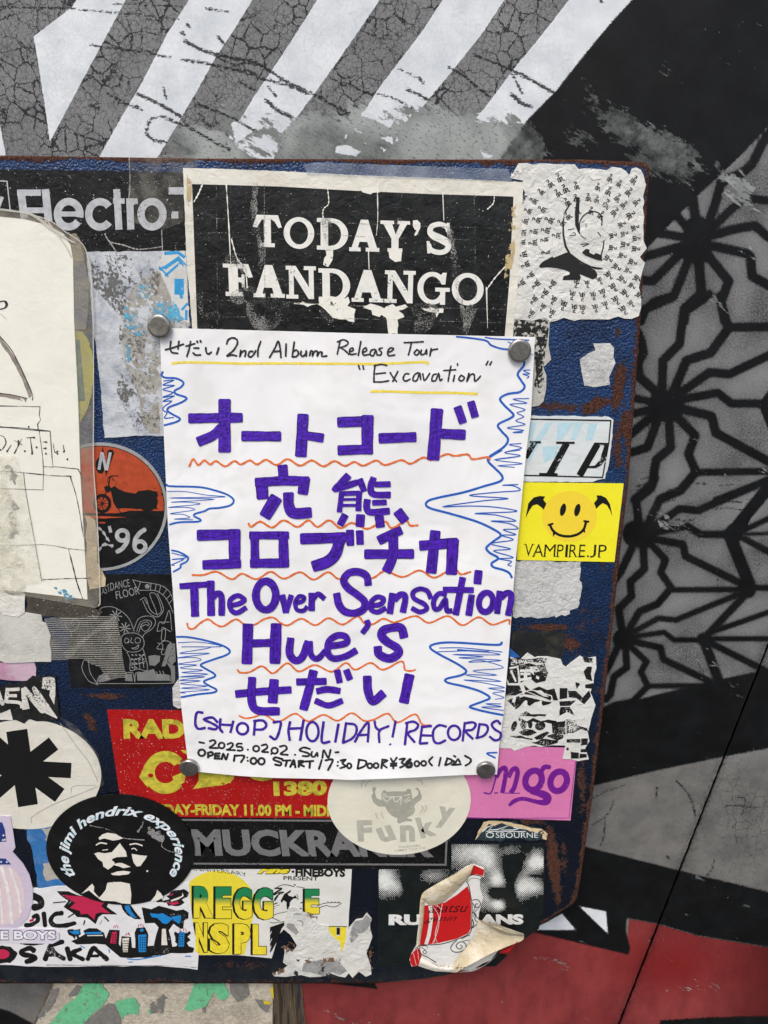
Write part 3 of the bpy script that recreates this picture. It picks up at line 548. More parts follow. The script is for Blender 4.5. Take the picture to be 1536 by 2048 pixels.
# 3 big black and white headline poster
m = paper('yellowed_paper', 'dcd9cc', .5, .06, .35, (.42, .33, .18, 1), .5, 120, .4)
s = S('headline_poster', "366,336 420,337 600,344 700,350 850,355 1047,364 1043,450 1036,560 1024,690 1020,760 400,760 385,660 372,500", 'O', 2, m, "black poster with a white border reading TODAY'S FANDANGO behind the flyer's top edge", 'poster', rough=.5)
bk = paper('glossy_black_print', '111212', .35, .25, .25, (.07, .07, .065, 1), .4, 170, .32, speck=.04, col2='1c1e1e', dscale=90)
i = Ink(s, 'black_field', bk, 0); i.poly("384,368 560,373 700,381 860,388 1027,393 1019,560 1007,700 1006,755 398,755 391,560").done()
i = Ink(s, 'lettering', inkm('cream_letters', 'e3e2da', .45, .08, 1000, .07, wlow=80), 1)
def slab(i, ch, q, t=.30):
    """one slab-serif capital in the quad q: bottom-left, bottom-right, top-right, top-left"""
    q = np.array(q, float)
    def M(p): p = np.array(p, float); u, v = p[:, :1], p[:, 1:]; return (q[0] * (1 - u) + q[1] * u) * (1 - v) + (q[3] * (1 - u) + q[2] * u) * v
    B = lambda *p: i.poly(M(p))
    R4 = lambda x0, y0, x1, y1: B((x0, y0), (x1, y0), (x1, y1), (x0, y1))
    A = lambda cx, cy, rx, ry, a0, a1, k=.6, n=30: i.poly(np.vstack([M(ell(cx, cy, rx, ry, a0, a1, n)), M(ell(cx, cy, rx * k, ry * .72, a0, a1, n))[::-1]]))
    h = .13
    if ch == 'T': B((0, .62), (.13, 1), (.87, 1), (1, .62), (.88, .60), (.75, .80), (.64, .86), (.62, .86), (.62, .12), (.75, .12), (.75, 0), (.25, 0), (.25, .12), (.38, .12), (.38, .86), (.30, .84), (.14, .60))
    if ch in 'OG':
        A(.5, .5, .5, .5, 0, 360) if ch == 'O' else A(.46, .5, .46, .5, 40, 325)
        if ch == 'G': R4(.70, .0, .86, .45); R4(.55, .40, 1.0, .52); B((.74, .62), (.86, .62), (.90, .98), (.78, .98), (.66, .8))
    if ch == 'D': R4(.0, 0, .5, h); R4(0, 1 - h, .5, 1); R4(.12, 0, .36, 1); A(.46, .5, .54, .5, -90, 90, .58)
    if ch == 'A': B((.38, 1), (.62, 1), (.92, .12), (1, .12), (1, 0), (.55, 0), (.55, .12), (.65, .12), (.60, .30), (.34, .30), (.29, .12), (.38, .12), (.38, 0), (0, 0), (0, .12), (.08, .12)); 
    if ch == 'Y': B((0, 1), (.46, 1), (.46, .89), (.40, .89), (.52, .56), (.66, .89), (.58, .89), (.58, 1), (1, 1), (1, .89), (.90, .89), (.62, .42), (.62, .12), (.75, .12), (.75, 0), (.25, 0), (.25, .12), (.38, .12), (.38, .42), (.10, .89), (0, .89))
    if ch == 'F': B((0, 1), (.86, 1), (1, .60), (.85, .58), (.66, .84), (.50, .86), (.50, .58), (.62, .58), (.62, .68), (.72, .68), (.72, .28), (.62, .28), (.62, .42), (.50, .44), (.50, .13), (.66, .13), (.66, 0), (.06, 0), (.06, .13), (.18, .13), (.18, .88), (0, .88))
    if ch == 'N': B((0, 1), (.33, 1), (.76, .36), (.76, .88), (.60, .88), (.60, 1), (1, 1), (1, .88), (.92, .88), (.92, 0), (.74, 0), (.26, .72), (.26, .12), (.40, .12), (.40, 0), (0, 0), (0, .12), (.10, .12), (.10, .88), (0, .88))
    if ch == 'S':
        sp = smooth(M([(.86, .70), (.78, .86), (.5, .93), (.22, .86), (.15, .70), (.28, .58), (.6, .47), (.84, .36), (.88, .22), (.74, .09), (.46, .06), (.2, .14), (.12, .32)]), 6)
        i.stroke(sp, np.hypot(*(q[1] - q[0])) * .25, sm=False, cap=0, taper=[.55, .8, .8, .9, 1.25, 1.25, .9, .8, .8, .55]); B((.80, .98), (.92, .98), (.94, .62), (.84, .62)); B((.02, .40), (.14, .40), (.18, .02), (.06, .02))
    if ch == "'": B((.1, .98), (.6, 1.0), (.95, .90), (.95, .76), (.6, .56), (.35, .50), (.25, .54), (.5, .68), (.3, .70), (.08, .82))
def word(i, fr, L):
    for ch, x0, x1, y0, y1, sk in L:
        q = [(x0 + sk, y1), (x1 + sk, y1 + (x1 - x0) * .025), (x1, y0 + (x1 - x0) * .025), (x0, y0)]; slab(i, ch, pts(q, fr))
word(i, 'TA', [('T', 602, 880, 140, 448, 4), ('O', 898, 1192, 160, 466, 2), ('D', 1218, 1518, 172, 476, 0), ('F', 314, 598, 610, 920, 12), ('A', 603, 905, 620, 932, 6), ('N', 918, 1208, 630, 945, 6), ('D', 1232, 1535, 655, 975, 4)])
word(i, 'TB', [('A', 90, 380, 186, 490, -2), ('Y', 388, 672, 196, 496, -3), ("'", 692, 776, 190, 500, 0), ('S', 830, 1072, 208, 518, -6), ('A', 112, 416, 668, 976, 0), ('N', 432, 728, 674, 986, -8), ('G', 745, 1056, 686, 1000, -4), ('O', 1075, 1382, 696, 1008, -4)]); i.done()
i = Ink(s, 'torn_print', inkm('bare_paper_tear', 'e6e4d8', .6, .10, 500, .06), 2)
i.poly("640,395 672,395 668,440 650,470 628,460 632,430", 'T', rough=4, step=8).poly("915,395 975,392 970,445 945,447 920,430", 'T', rough=3, step=9).poly("610,600 740,600 735,640 770,655 765,712 740,710 700,700 670,692 640,660 620,640 500,632 500,626 610,630", 'T', rough=3, step=9)
i.poly("800,640 1000,645 960,660 985,690 955,700 955,765 915,765 905,690 885,680 875,690 840,660 810,650", 'T', rough=4, step=8).poly("1060,650 1158,652 1155,670 1138,672 1125,692 1120,670 1075,660", 'T', rough=2, step=8).poly("790,125 870,120 875,140 835,152 800,142", 'T', rough=3, step=9)
i.stroke("648,125 652,190 630,215 628,250 645,300 640,395", 4, 'T', wob=.5, n=8).stroke("866,128 868,250 862,330", 3.5, 'T', wob=.5).stroke("203,105 215,300 222,440 236,600", 4, 'T', wob=.5, n=10).stroke("1153,140 1158,265", 4, 'T', wob=.5)
i.stroke("225,345 250,430 285,480 295,560", 5, 'T', wob=.6, n=8).stroke("827,400 830,480", 5, 'T', wob=.4).stroke("60,185 80,150 98,108", 5, 'T', wob=.6).stroke("1350,215 1375,190 1380,155", 4, 'T', wob=.6).stroke("1345,570 1380,520 1425,470", 5, 'T', wob=.6).stroke("1345,560 1350,740", 5, 'T', wob=.6).done()
i = Ink(s, 'crazing', inkm('grey_crazing', '8d8d88', .6, .76, 1600, .1), 3)
for q, wd in [("220,440 260,440 300,560 320,690 400,720 450,640 350,620 300,600 240,600", 46), ("330,110 325,260 360,400 350,470", 26), ("75,600 100,680 160,690 120,740", 30), ("1040,660 1120,660 1050,740", 60), ("1180,290 1200,400 1210,520 1250,700", 24), ("470,150 480,250", 16), ("620,660 660,700", 30), ("430,520 480,530", 8), ("640,270 660,380", 34), ("1280,650 1250,760", 40), ("960,270 960,330", 30)]:
    i.stroke(q, wd, 'T', n=8, wob=.3)
for q in ("60,255 500,262 900,285 1450,300", "60,320 500,320 900,340 1450,355", "75,612 500,625 760,640 1420,655", "120,690 500,690 1420,715", "160,105 165,740", "370,110 372,740", "1290,140 1300,600"): i.stroke(q, 3.2, 'T', wob=.4)
i.done(gap=None)['kind'] = 'stuff'
tape(s, "540,20 550,40 560,66 1460,95 1440,40 600,10", 'T', mat=MILK); 
i = Ink(s, 'stain', inkm('brown_stain', 'bda97c', .6, .62, 200, .1), 1); i.poly("1460,170 1475,170 1470,400 1440,560 1420,560 1430,400", 'T').poly("30,60 50,60 50,140 34,300 28,300", 'T').done()

# 4 white sticker of tiny characters round a bent shape
m = paper('crackled_white_sticker', 'd9d9d3', .55, .06, .32, (.35, .33, .26, 1), .9, 140, .35)
s = S('glyph_sticker', "185,38 400,38 640,45 780,90 1060,105 1110,68 1200,75 1250,110 1275,150 1310,90 1350,72 1400,90 1425,140 1445,250 1430,420 1425,560 1422,800 1420,1100 1400,1350 1400,1460 1370,1540 1300,1580 1230,1575 1170,1550 1080,1580 150,1578 110,1480 230,200 100,180 160,90", 'W', 1.6, m, "white sticker packed with tiny black characters at the board's top right corner", rough=5, step=14)
i = Ink(s, 'tiny_characters', inkm('fine_black_print', '1b1b1b', .5, .2, 1500), 0, seed=4); rg = random.Random(5); cx, cy = 840, 800
def glyph(i, x, y, a, k):
    c, sn = math.cos(a), math.sin(a)
    def T_(q): return [(x + (u * c - v * sn) * k, y + (u * sn + v * c) * k) for u, v in q]
    for q in ([(-.55, .5), (-.5, -.35), (.35, -.35), (.4, .35), (.7, .45)], [(-.3, 0), (.25, -.02)], [(-.1, -.3), (-.15, .5)], [(-.35, .3), (.15, .28)], [(-.5, -1.2), (0, -1.25), (.05, -.9), (-.25, -.85), (-.2, -.55)]):
        i.stroke(T_(q), 8 * k / 42, 'W', sm=False, cap=.1)
for rr in np.arange(290, 1000, 124):
    n_ = int(2 * math.pi * rr / 112)
    for j in range(n_):
        t = 2 * math.pi * (j + rg.uniform(-.15, .15)) / n_ + rr; x, y = cx + rr * math.cos(t) * .92, cy + rr * math.sin(t)
        if not (190 < x < 1370 and 190 < y < 1510) or (x < 330 and y < 330) or (360 < x < 1010 and 900 < y < 1180) or (x < 300 and y > 1250) or rg.random() < .06: continue
        glyph(i, x, y, t + math.pi / 2, rg.uniform(40, 52))
i.done(gap=None)['kind'] = 'stuff'
i = Ink(s, 'bent_emblem', inkm('solid_black_print', '1d1d1c', .45, .06, 600), 1)
i.poly("640,535 700,440 690,430 640,510 618,620 618,740 640,860 680,930 780,1010 880,1060 960,1085 1025,1082 1010,1070 900,1050 800,1000 700,925 660,850 636,740 634,620", 'W')
i.poly("385,1050 420,1010 520,955 530,970 640,925 680,910 720,960 790,1020 880,1060 940,1090 965,1130 960,1165 920,1180 860,1160 790,1130 805,1165 790,1190 620,1190 630,1150 690,1135 690,1110 640,1090 560,1070 470,1060 400,1068", 'W', rough=2, step=20)
i.poly("760,375 790,368 785,500 780,600 785,680 800,745 770,710 745,640 742,520", 'W').stroke("730,405 755,370 790,380", 9, 'W').stroke("790,690 790,620 830,550 900,512 970,520 1010,570 1008,650", 11, 'W').poly("810,915 850,885 885,885 890,915 930,940 950,920 985,940 1012,950 1012,1000 940,980 850,945", 'W', rough=3, step=14)
i.stroke("1030,800 1022,870 1000,950", 12, 'W').stroke("800,835 880,830 820,858", 8, 'W').stroke("675,690 735,680", 7, 'W').stroke("690,745 745,745 740,720 720,725", 6, 'W').stroke("810,620 840,600", 6, 'W').stroke("850,630 855,665", 6, 'W').stroke("970,715 1000,755", 8, 'W').stroke("800,745 850,785", 7, 'W').done()
i = Ink(s, 'torn_flap', paper('bare_sticker_back', 'e3e2da', .6, .05, .3), 2); i.poly("360,815 520,805 510,880 450,920 400,880", 'W', rough=6, step=18).poly("860,140 980,150 1010,185 930,190", 'W', rough=6, step=18).poly("110,130 210,90 220,110 120,170", 'W', rough=5).done()

# 5 worn strip, 6 residue blotches, dark patch
m = paper('worn_grey_sticker', 'bdbcb4', .6, .1, .5, (.15, .14, .12, 1), .5, 200)
s = S('worn_strip', "100,105 570,105 545,400 520,900 495,1040 440,1085 340,1105 340,700 100,700", 'R2', 1, m, "narrow worn black and white sticker strip peeking out beside the top right magnet", rough=6, step=20)
i = Ink(s, 'black_smears', inkm('smeared_black', '1c1b1a', .55, .58, 520, .2, wlow=130), 0); i.poly("120,115 560,115 530,500 500,900 430,960 370,850 380,500 110,300", 'R2', rough=10, step=30).done()
i = Ink(s, 'black_spots', inkm('smeared_black_dense', '1c1b1a', .55, .4, 350, .2), 1); i.poly("200,190 450,190 400,270 300,240 220,290", 'R2', rough=12, step=25).poly("390,540 500,530 490,700 440,760 385,700", 'R2', rough=12, step=25).poly("430,300 520,310 500,420 420,400", 'R2', rough=12, step=25).done()
m = paper('grey_residue', 'c9cac6', .7, .12, .65, (.10, .12, .15, 1), .7, 300, .25, dscale=150)
def blot(q, fr, label, sd, g='patches of old sticker backing'):
    return S('sticker_residue', q, fr, .3, m, label, 'residue', rough=7 if fr == 'R2' else 2.5, step=22 if fr == 'R2' else 7, sd=sd, thick=.0003, group=g)
blot("1060,385 1250,380 1300,430 1280,540 1310,600 1290,700 1250,760 1250,850 1080,880 960,860 930,720 905,560 1000,500 1080,460", 'R2', 'small ragged grey blotch of sticker backing alone on the blue enamel', 3)
blot("1025,1120 1163,1123 1160,1145 1163,1180 1155,1215 1130,1232 1090,1236 1025,1233", 'O', 'grey ragged patch of torn backing below the yellow smiley sticker', 8)
S('dark_patch', "1025,1262 1125,1263 1130,1300 1118,1330 1020,1330", 'O', .4, paper('grimy_black_film', '1a1d1f', .5, .2, .6, (.12, .10, .06, 1), .3), 'grimy dark square of old film above the torn black and white sticker', rough=1.5, thick=.0002)

# 7 sticker with italic capitals
m = paper('pale_blue_sticker', 'd4dad9', .4, .05, .2, (.55, .55, .5, 1), .35, 110, .45)
s = S('framed_sticker', "250,1205 700,1208 1245,1217 1290,1250 1270,1500 1240,1750 1205,1860 1195,1920 1120,1930 1050,1958 250,1950", 'R2', 1, m, "pale blue sticker with a black frame and italic capitals above the yellow sticker", rough=1)
i = Ink(s, 'blue_rays', inkm('faint_cyan', 'b4d3dc', .5, .18, 160, .06), 0)
for q in ("330,1280 420,1280 330,1600 330,1700", "520,1280 600,1280 400,1600 330,1750 330,1600", "660,1280 850,1280 700,1480 640,1480", "880,1420 960,1280 860,1280 800,1480 860,1480", "1010,1290 1110,1290 1050,1480 970,1480", "480,1550 800,1550 680,1650 500,1740"): i.poly(q, 'R2')
i.done()
i = Ink(s, 'frame_and_letters', inkm('scuffed_black', '101010', .45, .2, 900), 1)
i.stroke("250,1240 1262,1258", 16, 'R2', sm=False, cap=0).stroke("1262,1252 1240,1500 1168,1900", 15, 'R2', sm=False, cap=0).stroke("250,1880 1175,1905", 15, 'R2', sm=False, cap=0)
i.stroke("340,1505 465,1505", 26, 'R2', cap=0).stroke("400,1500 290,1680", 60, 'R2', cap=0).stroke("640,1510 850,1512", 26, 'R2', cap=0).stroke("760,1515 560,1880", 76, 'R2', cap=0).stroke("445,1868 655,1870", 28, 'R2', cap=0)
i.stroke("1085,1520 1235,1524", 24, 'R2', cap=0).stroke("1110,1525 905,1885", 78, 'R2', cap=0).poly("1225,1540 1150,1540 1190,1545 1205,1580 1140,1700 1080,1770 1010,1775 1000,1800 1100,1800 1160,1760 1212,1680", 'R2').stroke("1215,1535 1170,1680", 50, 'R2', cap=0).done()

# 8 yellow smiley sticker
m = paper('bright_yellow_sticker', 'f0e62c', .3, .03, .08, (.5, .45, .1, 1), .12, 120, .5)
s = S('smiley_sticker', "30,975 670,982 615,1452 30,1440", 'Q7', 1.4, m, "bright yellow sticker with a fanged bat-winged smiley reading VAMPIRE.JP")
i = Ink(s, 'smiley_face', inkm('warm_yellow', 'efd23a', .35, var=.02), 0); i.poly(ell(345, 1178, 164, 152, 0, 355, 60), 'Q7').done()
i = Ink(s, 'face_lines', K1, 1)
i.poly(ell(306, 1138, 17, 38, 0, 350, 24, 14), 'Q7').poly(ell(392, 1140, 17, 38, 0, 350, 24, 14), 'Q7').stroke("228,1228 245,1262 285,1290 340,1298 395,1285 430,1255 445,1210", 15, 'Q7', cap=.2).stroke("218,1230 245,1222", 12, 'Q7').stroke("432,1206 460,1210", 12, 'Q7').poly("244,1270 272,1272 246,1300", 'Q7').poly("415,1262 440,1245 438,1278", 'Q7')
i.poly("82,1188 98,1100 130,1065 165,1056 198,1058 188,1078 206,1102 190,1138 175,1122 150,1105 125,1112 105,1140", 'Q7').poly("603,1180 588,1105 565,1068 535,1053 508,1052 512,1075 492,1098 506,1132 525,1112 545,1098 570,1110 590,1145", 'Q7').done()
i = Ink(s, 'lettering', K1, 1); X0 = 80
for ch, x0, x1, sk in [('V', 78, 125, 0), ('A', 128, 190, 0), ('M', 195, 262, 0), ('P', 272, 310, 0), ('I', 322, 336, 0), ('R', 346, 392, 0), ('E', 404, 440, 0), ('.', 450, 460, 0), ('J', 472, 505, 0), ('P', 520, 568, 0)]:
    y0 = 1345 + (x0 - 78) * .008; y1 = 1418 + (x0 - 78) * .012
    if ch == '.': i.poly(ell(456, y1 - 5, 6, 6, 0, 330, 12), 'Q7'); continue
    i.text(ch, [(x0 - 4, y1), (x1 - 4, y1), (x1 + 2, y0), (x0 + 2, y0)], 'Q7', bold=-.006)
    for xx in ((x0, x1) if ch in 'VAMR' else (x0 + 4,)):
        yy = y0 if ch == 'V' else y1
        i.stroke([(xx - 7, yy), (xx + 9, yy)], 3.2, 'Q7', cap=0)
i.done()

# 9 torn black and white sticker with a character
m = paper('torn_white_sticker', 'd8d8d2', .55, .06, .3, (.4, .38, .3, 1), .6, 200)
s = S('torn_sticker', "200,165 560,162 680,195 710,250 740,260 790,215 880,155 1028,165 1020,420 1000,560 990,760 975,830 965,1168 860,1172 720,1160 735,1040 600,1032 350,1048 90,1055 100,700 150,560 165,400", 'K', 2, m, "torn white sticker printed with black bus-like drawings right of the flyer", rough=6, step=14, sd=5)
i = Ink(s, 'lettering', inkm('gritty_black', '191919', .5, .3, 900), 0)
i.poly("200,180 560,180 540,235 200,232", 'K', rough=4, step=14).poly("190,245 270,245 275,420 180,420", 'K', rough=6, step=16).poly("275,245 520,240 570,320 540,400 450,430 290,420", 'K', rough=8, step=16)
i.poly("165,440 300,440 320,520 240,540 160,540", 'K', rough=7, step=16).poly("330,450 480,450 640,470 665,590 620,590 600,560 420,490 350,480", 'K', rough=8, step=14).poly("350,490 430,505 600,560 590,590 500,560 400,540 340,530", 'K', rough=6, step=14)
i.poly("160,590 280,550 290,570 240,600 240,680 200,620", 'K', rough=6, step=14).poly("240,600 330,565 450,560 590,600 580,625 520,640 490,600 440,610 380,650 330,600 290,650 250,680", 'K', rough=8, step=14)
i.poly("290,715 550,725 540,742 300,738", 'K', rough=6, step=12).poly("280,755 420,760 650,790 640,820 420,790 290,780", 'K', rough=6, step=12).poly(ell(235, 840, 26, 52, 0, 350, 20, 20), 'K').poly(ell(325, 830, 30, 40, 0, 350, 20, -10), 'K').poly(ell(392, 825, 22, 38, 0, 350, 20), 'K').poly(ell(490, 838, 52, 42, 0, 350, 24, -15), 'K')
i.poly("280,905 340,870 420,870 460,905 380,930 320,925", 'K', rough=5, step=12).poly("430,950 560,890 580,905 450,975", 'K', rough=4, step=12).poly("190,935 300,935 420,965 410,985 250,950", 'K', rough=4, step=12).poly("400,1000 520,960 670,980 660,1005 430,1010", 'K', rough=6, step=12).poly("550,935 720,925 710,955 560,950", 'K', rough=5, step=12)
i.poly("680,470 760,470 750,560 670,580", 'K', rough=8, step=12).poly("670,600 830,590 830,740 680,745", 'K', rough=12, step=12).poly("600,800 735,790 735,915 610,910", 'K', rough=8, step=14).poly("760,495 985,490 985,570 840,565 770,560", 'K', rough=12, step=12)
i.poly("740,780 840,780 850,830 960,860 960,920 740,915", 'K', rough=12, step=12).poly("750,960 880,965 880,1000 750,1000", 'K', rough=4, step=14).poly("890,960 960,960 950,1030 890,1030", 'K', rough=4, step=14).poly("885,1065 950,1062 950,1095 885,1095", 'K', rough=3, step=14).poly("875,1115 945,1112 945,1150 875,1155", 'K', rough=3, step=14).poly("790,1105 865,1100 865,1158 800,1155", 'K', rough=8, step=10).poly("745,1050 770,1050 765,1080 745,1075", 'K').poly("905,180 1000,175 1000,225 920,215", 'K', rough=8, step=10).poly("950,260 1000,260 1000,390 950,380", 'K', rough=9, step=10).poly("925,425 1000,420 1000,475 930,470", 'K', rough=9, step=10).poly("830,420 880,425 840,480", 'K', rough=5, step=10).done()
i = Ink(s, 'white_lettering', inkm('white_over_black', 'dcdcd6', .5), 1)
i.text("ALWAYS", [(212, 228), (425, 224), (420, 192), (216, 196)], 'K', bold=.03).text("式", [(285, 405), (480, 405), (490, 255), (290, 262)], 'K', bold=.05).stroke("195,275 265,262", 18, 'K').stroke("205,300 250,400", 20, 'K').stroke("160,585 260,540 380,490 420,488 600,545 610,590", 9, 'K', sm=False).stroke("290,490 350,500 600,600", 7, 'K').stroke("240,560 230,600", 30, 'K').stroke("350,600 345,640", 30, 'K').stroke("495,600 480,650", 26, 'K').stroke("440,930 560,880", 10, 'K').stroke("740,780 742,1040", 9, 'K', sm=False)
i.stroke("675,480 672,740", 8, 'K', sm=False).stroke("675,590 830,582", 8, 'K').stroke("675,650 820,645", 8, 'K').done()

# 10 pink sticker
m = paper('pink_sticker', 'cf76a6', .45, .05, .25, (.45, .12, .30, 1), .2, 120, .45, speck=.08)
s = S('pink_sticker', "880,1488 1155,1497 1141,1641 880,1633", 'O', 1, m, "pink sticker with curly purple lettering and a purple outline")
i = Ink(s, 'lettering', inkm('purple_print', '6d1a86', .4, .08, 800, .1), 0)
i.stroke("-60,1490 10,1490 60,1340 110,1262", 14, 'K').stroke("60,1340 105,1265 150,1250 150,1330 120,1495", 44, 'K', cap=0).stroke("45,1492 75,1492", 14, 'K')
i.stroke("180,1340 215,1270 255,1255 268,1310 235,1440 200,1490", 46, 'K', cap=0).stroke("150,1493 290,1495", 10, 'K').ring(425, 1368, 78, 96, 62, 'K', rot=22).stroke("500,1285 530,1240 580,1240", 46, 'K').ring(670, 1378, 78, 98, 62, 'K', rot=22)
i.stroke("400,1485 500,1500 560,1535 555,1575 500,1585 420,1570 320,1548 240,1570 190,1610", 48, 'K', taper=[.7, 1.5, 1.7, 1.4, 1.3, .9, .8, .8, .9, .6])
i.stroke("-300,1740 770,1736 835,1180", 6, 'K', sm=False, cap=0).done()

def curl(name, parent, A, B, fr, base, h0, h1, mat, n=14, lab=None, arc=True):
    """a lifted, rolled piece of sticker between the fold line A and the free edge B"""
    A = smooth(pts(A, fr), 5); B = smooth(pts(B, fr), 5); m = 40
    rs = lambda q: np.stack([np.interp(np.linspace(0, 1, m), np.r_[0, np.cumsum(np.hypot(*(q[1:] - q[:-1]).T))] / np.hypot(*(q[1:] - q[:-1]).T).sum(), q[:, j]) for j in (0, 1)], -1)
    A, B = rs(A), rs(B); t = np.linspace(0, 1, n)[:, None, None]; G = A[None] * (1 - t) + B[None] * t; rg = np.random.RandomState(3)
    s_ = t[..., 0] * np.ones((1, m)); d = base + (h0 * (1 - s_) + h1 * s_) + (np.maximum(h0, h1) * 1.1 * np.sin(math.pi * s_) if arc else 0) + rg.uniform(-.00012, .00012, (n, m))
    V = P(G[..., 0].ravel(), G[..., 1].ravel(), d.ravel()); F = [(i * m + j, i * m + j + 1, (i + 1) * m + j + 1, (i + 1) * m + j) for i in range(n - 1) for j in range(m - 1)]
    nb = len(V); Bk = V.copy(); Bk[:, 1] += .00015; F2 = [tuple(nb + k for k in reversed(f)) for f in orient(F, V)]
    o = mesh_obj(name, np.vstack([V, Bk]), orient(F, V) + F2, mat, parent, None, True)
    if lab: o['label'] = lab
    return o

# 11 left edge: round yellow scrap, drawing in a plastic sleeve, tapes
m = paper('dull_yellow_sticker', 'b5ae4c', .5, .06, .4)
s = S('round_sticker', "900,690 1120,705 1190,800 1250,960 1275,1120 1282,1340 1245,1580 1180,1790 1085,1960 900,1960", 'LS', 1, m, "dull yellow round sticker mostly hidden under the plastic sleeve", rough=1)
Ink(s, 'green_bar', inkm('dull_green', '5f7668', .6, .15), 0).poly("1020,815 1085,815 1165,1650 1060,1655", 'LS').done()

m = paper('orange_round_vinyl', '0f0f10', .35, .2, .2, (.06, .06, .06, 1), .25, 160, .5)
s = S('motorcycle_sticker', ell(770, 820, 518, 492, 0, 355, 72, 3), 'L1', 1.3, paper('silver_rim', '9a9c9c', .45, .15, .5), "round orange and black sticker with a motorcycle silhouette and '96")
Ink(s, 'black_disc', m, 0).poly(ell(768, 820, 496, 470, 0, 355, 72, 3), 'L1').done()
hs = ell(768, 820, 490, 464, 183, 361, 60, 3); Ink(s, 'orange_half', inkm('burnt_orange', 'b14a2b', .4, .06, 700, .1, col2='a44325'), 1).poly(np.vstack([hs, [[1258, 852], [1000, 850], [900, 870], [700, 868], [280, 860]]]), 'L1').poly("500,885 700,888 975,900 800,910 500,905", 'L1').poly("760,935 810,938 808,948 760,948", 'L1').done()
i = Ink(s, 'motorcycle_silhouette', K1, 2)
i.ring(785, 795, 58, 62, 24, 'L1').poly(ell(1132, 782, 80, 72, 0, 350, 30), 'L1').poly("845,680 880,662 910,680 960,705 1050,720 1100,702 1200,702 1216,735 1200,760 1205,835 1060,842 900,832 872,790 860,740", 'L1', rough=4, step=16).poly("800,665 840,655 860,690 830,712 805,695", 'L1').stroke("795,760 835,650 850,590 905,583", 8, 'L1').stroke("860,600 875,620", 7, 'L1').stroke("830,640 830,600 860,580", 6, 'L1').poly("1040,720 1060,700 1140,690 1210,705 1200,760 1060,770", 'L1').stroke("905,830 925,865", 6, 'L1')
for k in range(9): a = math.radians(k * 40); i.stroke([(785, 795), (785 + 50 * math.cos(a), 795 + 55 * math.sin(a))], 5, 'L1', sm=False, cap=0)
i.poly(ell(770, 500, 36, 62, 0, 350), 'L1').stroke("770,545 790,400 815,540 850,400", 52, 'L1', sm=False).done()
i = Ink(s, 'lettering', inkm('scuffed_silver', 'a9abac', .45, .12, 900, .2), 3)
i.stroke("760,535 782,400", 22, 'L1', cap=0).stroke("785,405 815,540", 22, 'L1', cap=0).stroke("818,540 848,402", 22, 'L1', cap=0).stroke("838,968 852,1018", 24, 'L1', cap=0).ring(940, 1040, 42, 40, 32, 'L1').stroke("982,1040 975,1090 940,1140 900,1165", 34, 'L1').ring(1075, 1125, 42, 40, 32, 'L1').stroke("1033,1125 1040,1070 1075,1020 1112,995", 34, 'L1')
i.stroke("760,985 790,1010 820,1060 840,1085", 14, 'L1', wob=.6).stroke("760,1150 800,1110 860,1120", 16, 'L1', wob=.6).done()

m = paper('black_line_art_sticker', '101112', .35, .2, .25, (.06, .06, .07, 1), .2, 150, .45)
s = S('dance_sticker', "560,30 1330,35 1350,880 1100,905 550,900 520,700", 'L2', 1, m, "black sticker with fine white line drawings and the words DANCE FLOOR UNITY")
i = Ink(s, 'line_drawing', inkm('thin_white_line', '8c8e8c', .5, .1, 1200), 0)
i.text("AST", [(780, 195), (850, 165), (835, 105), (780, 145)], 'L2', bold=-.01).text("DANCE", [(850, 160), (1000, 125), (990, 70), (845, 100)], 'L2', bold=-.005).text("FLOOR", [(895, 225), (1075, 185), (1060, 125), (885, 165)], 'L2', bold=-.005)
for q in ["1020,75 1080,90 1150,100 1240,120 1300,165 1330,230", "1020,75 1060,150 1110,155 1200,160 1260,200 1300,260 1330,330", "1080,90 1060,150", "1160,105 1155,155", "1200,110 1190,160", "1235,120 1220,175", "1280,150 1250,195", "1310,190 1275,225", "1325,230 1295,260",
    "1075,230 1120,215 1150,300 1200,340 1240,310 1200,190 1150,185 1190,290 1210,350", "1095,235 1140,325 1210,360 1255,300 1210,180", "1110,225 1130,260", "1205,470 1225,400 1260,410 1300,310 1320,465", "1205,470 1240,465 1250,440 1310,475", "1225,400 1300,400", "1245,460 1270,455 1265,535 1240,535 1245,460",
    "1210,560 1250,575 1240,640 1265,645 1290,580 1315,560 1260,545 1205,600 1260,610",
    "770,330 770,300 800,285 870,285 950,330 1000,390 1030,470", "1030,450 1060,380 1110,355 1170,360 1195,400 1170,450 1110,490 1095,520", "1050,470 1080,400 1130,385 1165,405 1145,450 1110,470 1085,440 1120,420 1145,430", "1065,480 1090,415 1130,400 1150,420",
    "930,520 960,490 1040,485 1095,520 1105,580 1060,625 980,625 940,580 930,520", "955,545 965,525 985,530 990,555 965,560 955,545", "1035,540 1050,520 1075,530 1075,555 1045,560 1035,540", "1010,520 1005,555 1025,560", "1010,600 1040,595 1065,575 1055,605 1015,605",
    "975,630 1000,690 1000,770 1060,760 1130,770 1120,680 1095,600", "1000,690 1060,680 1110,640", "1005,730 1060,720 1120,700", "1030,690 1035,765", "1065,680 1075,760", "1090,660 1105,750",
    "745,870 760,820 830,790 900,800", "960,790 1020,790 1035,860 1045,790 1110,790 1180,800 1300,810 1310,850 1290,870 740,872", "1200,780 1215,810", "1225,775 1240,808", "1250,775 1262,805", "640,700 630,760 680,850 750,880", "680,700 690,780 730,850 750,880", "500,400 510,440 545,470 580,460 605,420 600,385 560,380 545,410", "545,470 550,520", "820,480 860,560", "860,480 820,560 780,560", "850,620 880,590 910,610 895,650 860,640"]:
    i.stroke(q, 4.6, 'L2', n=5)
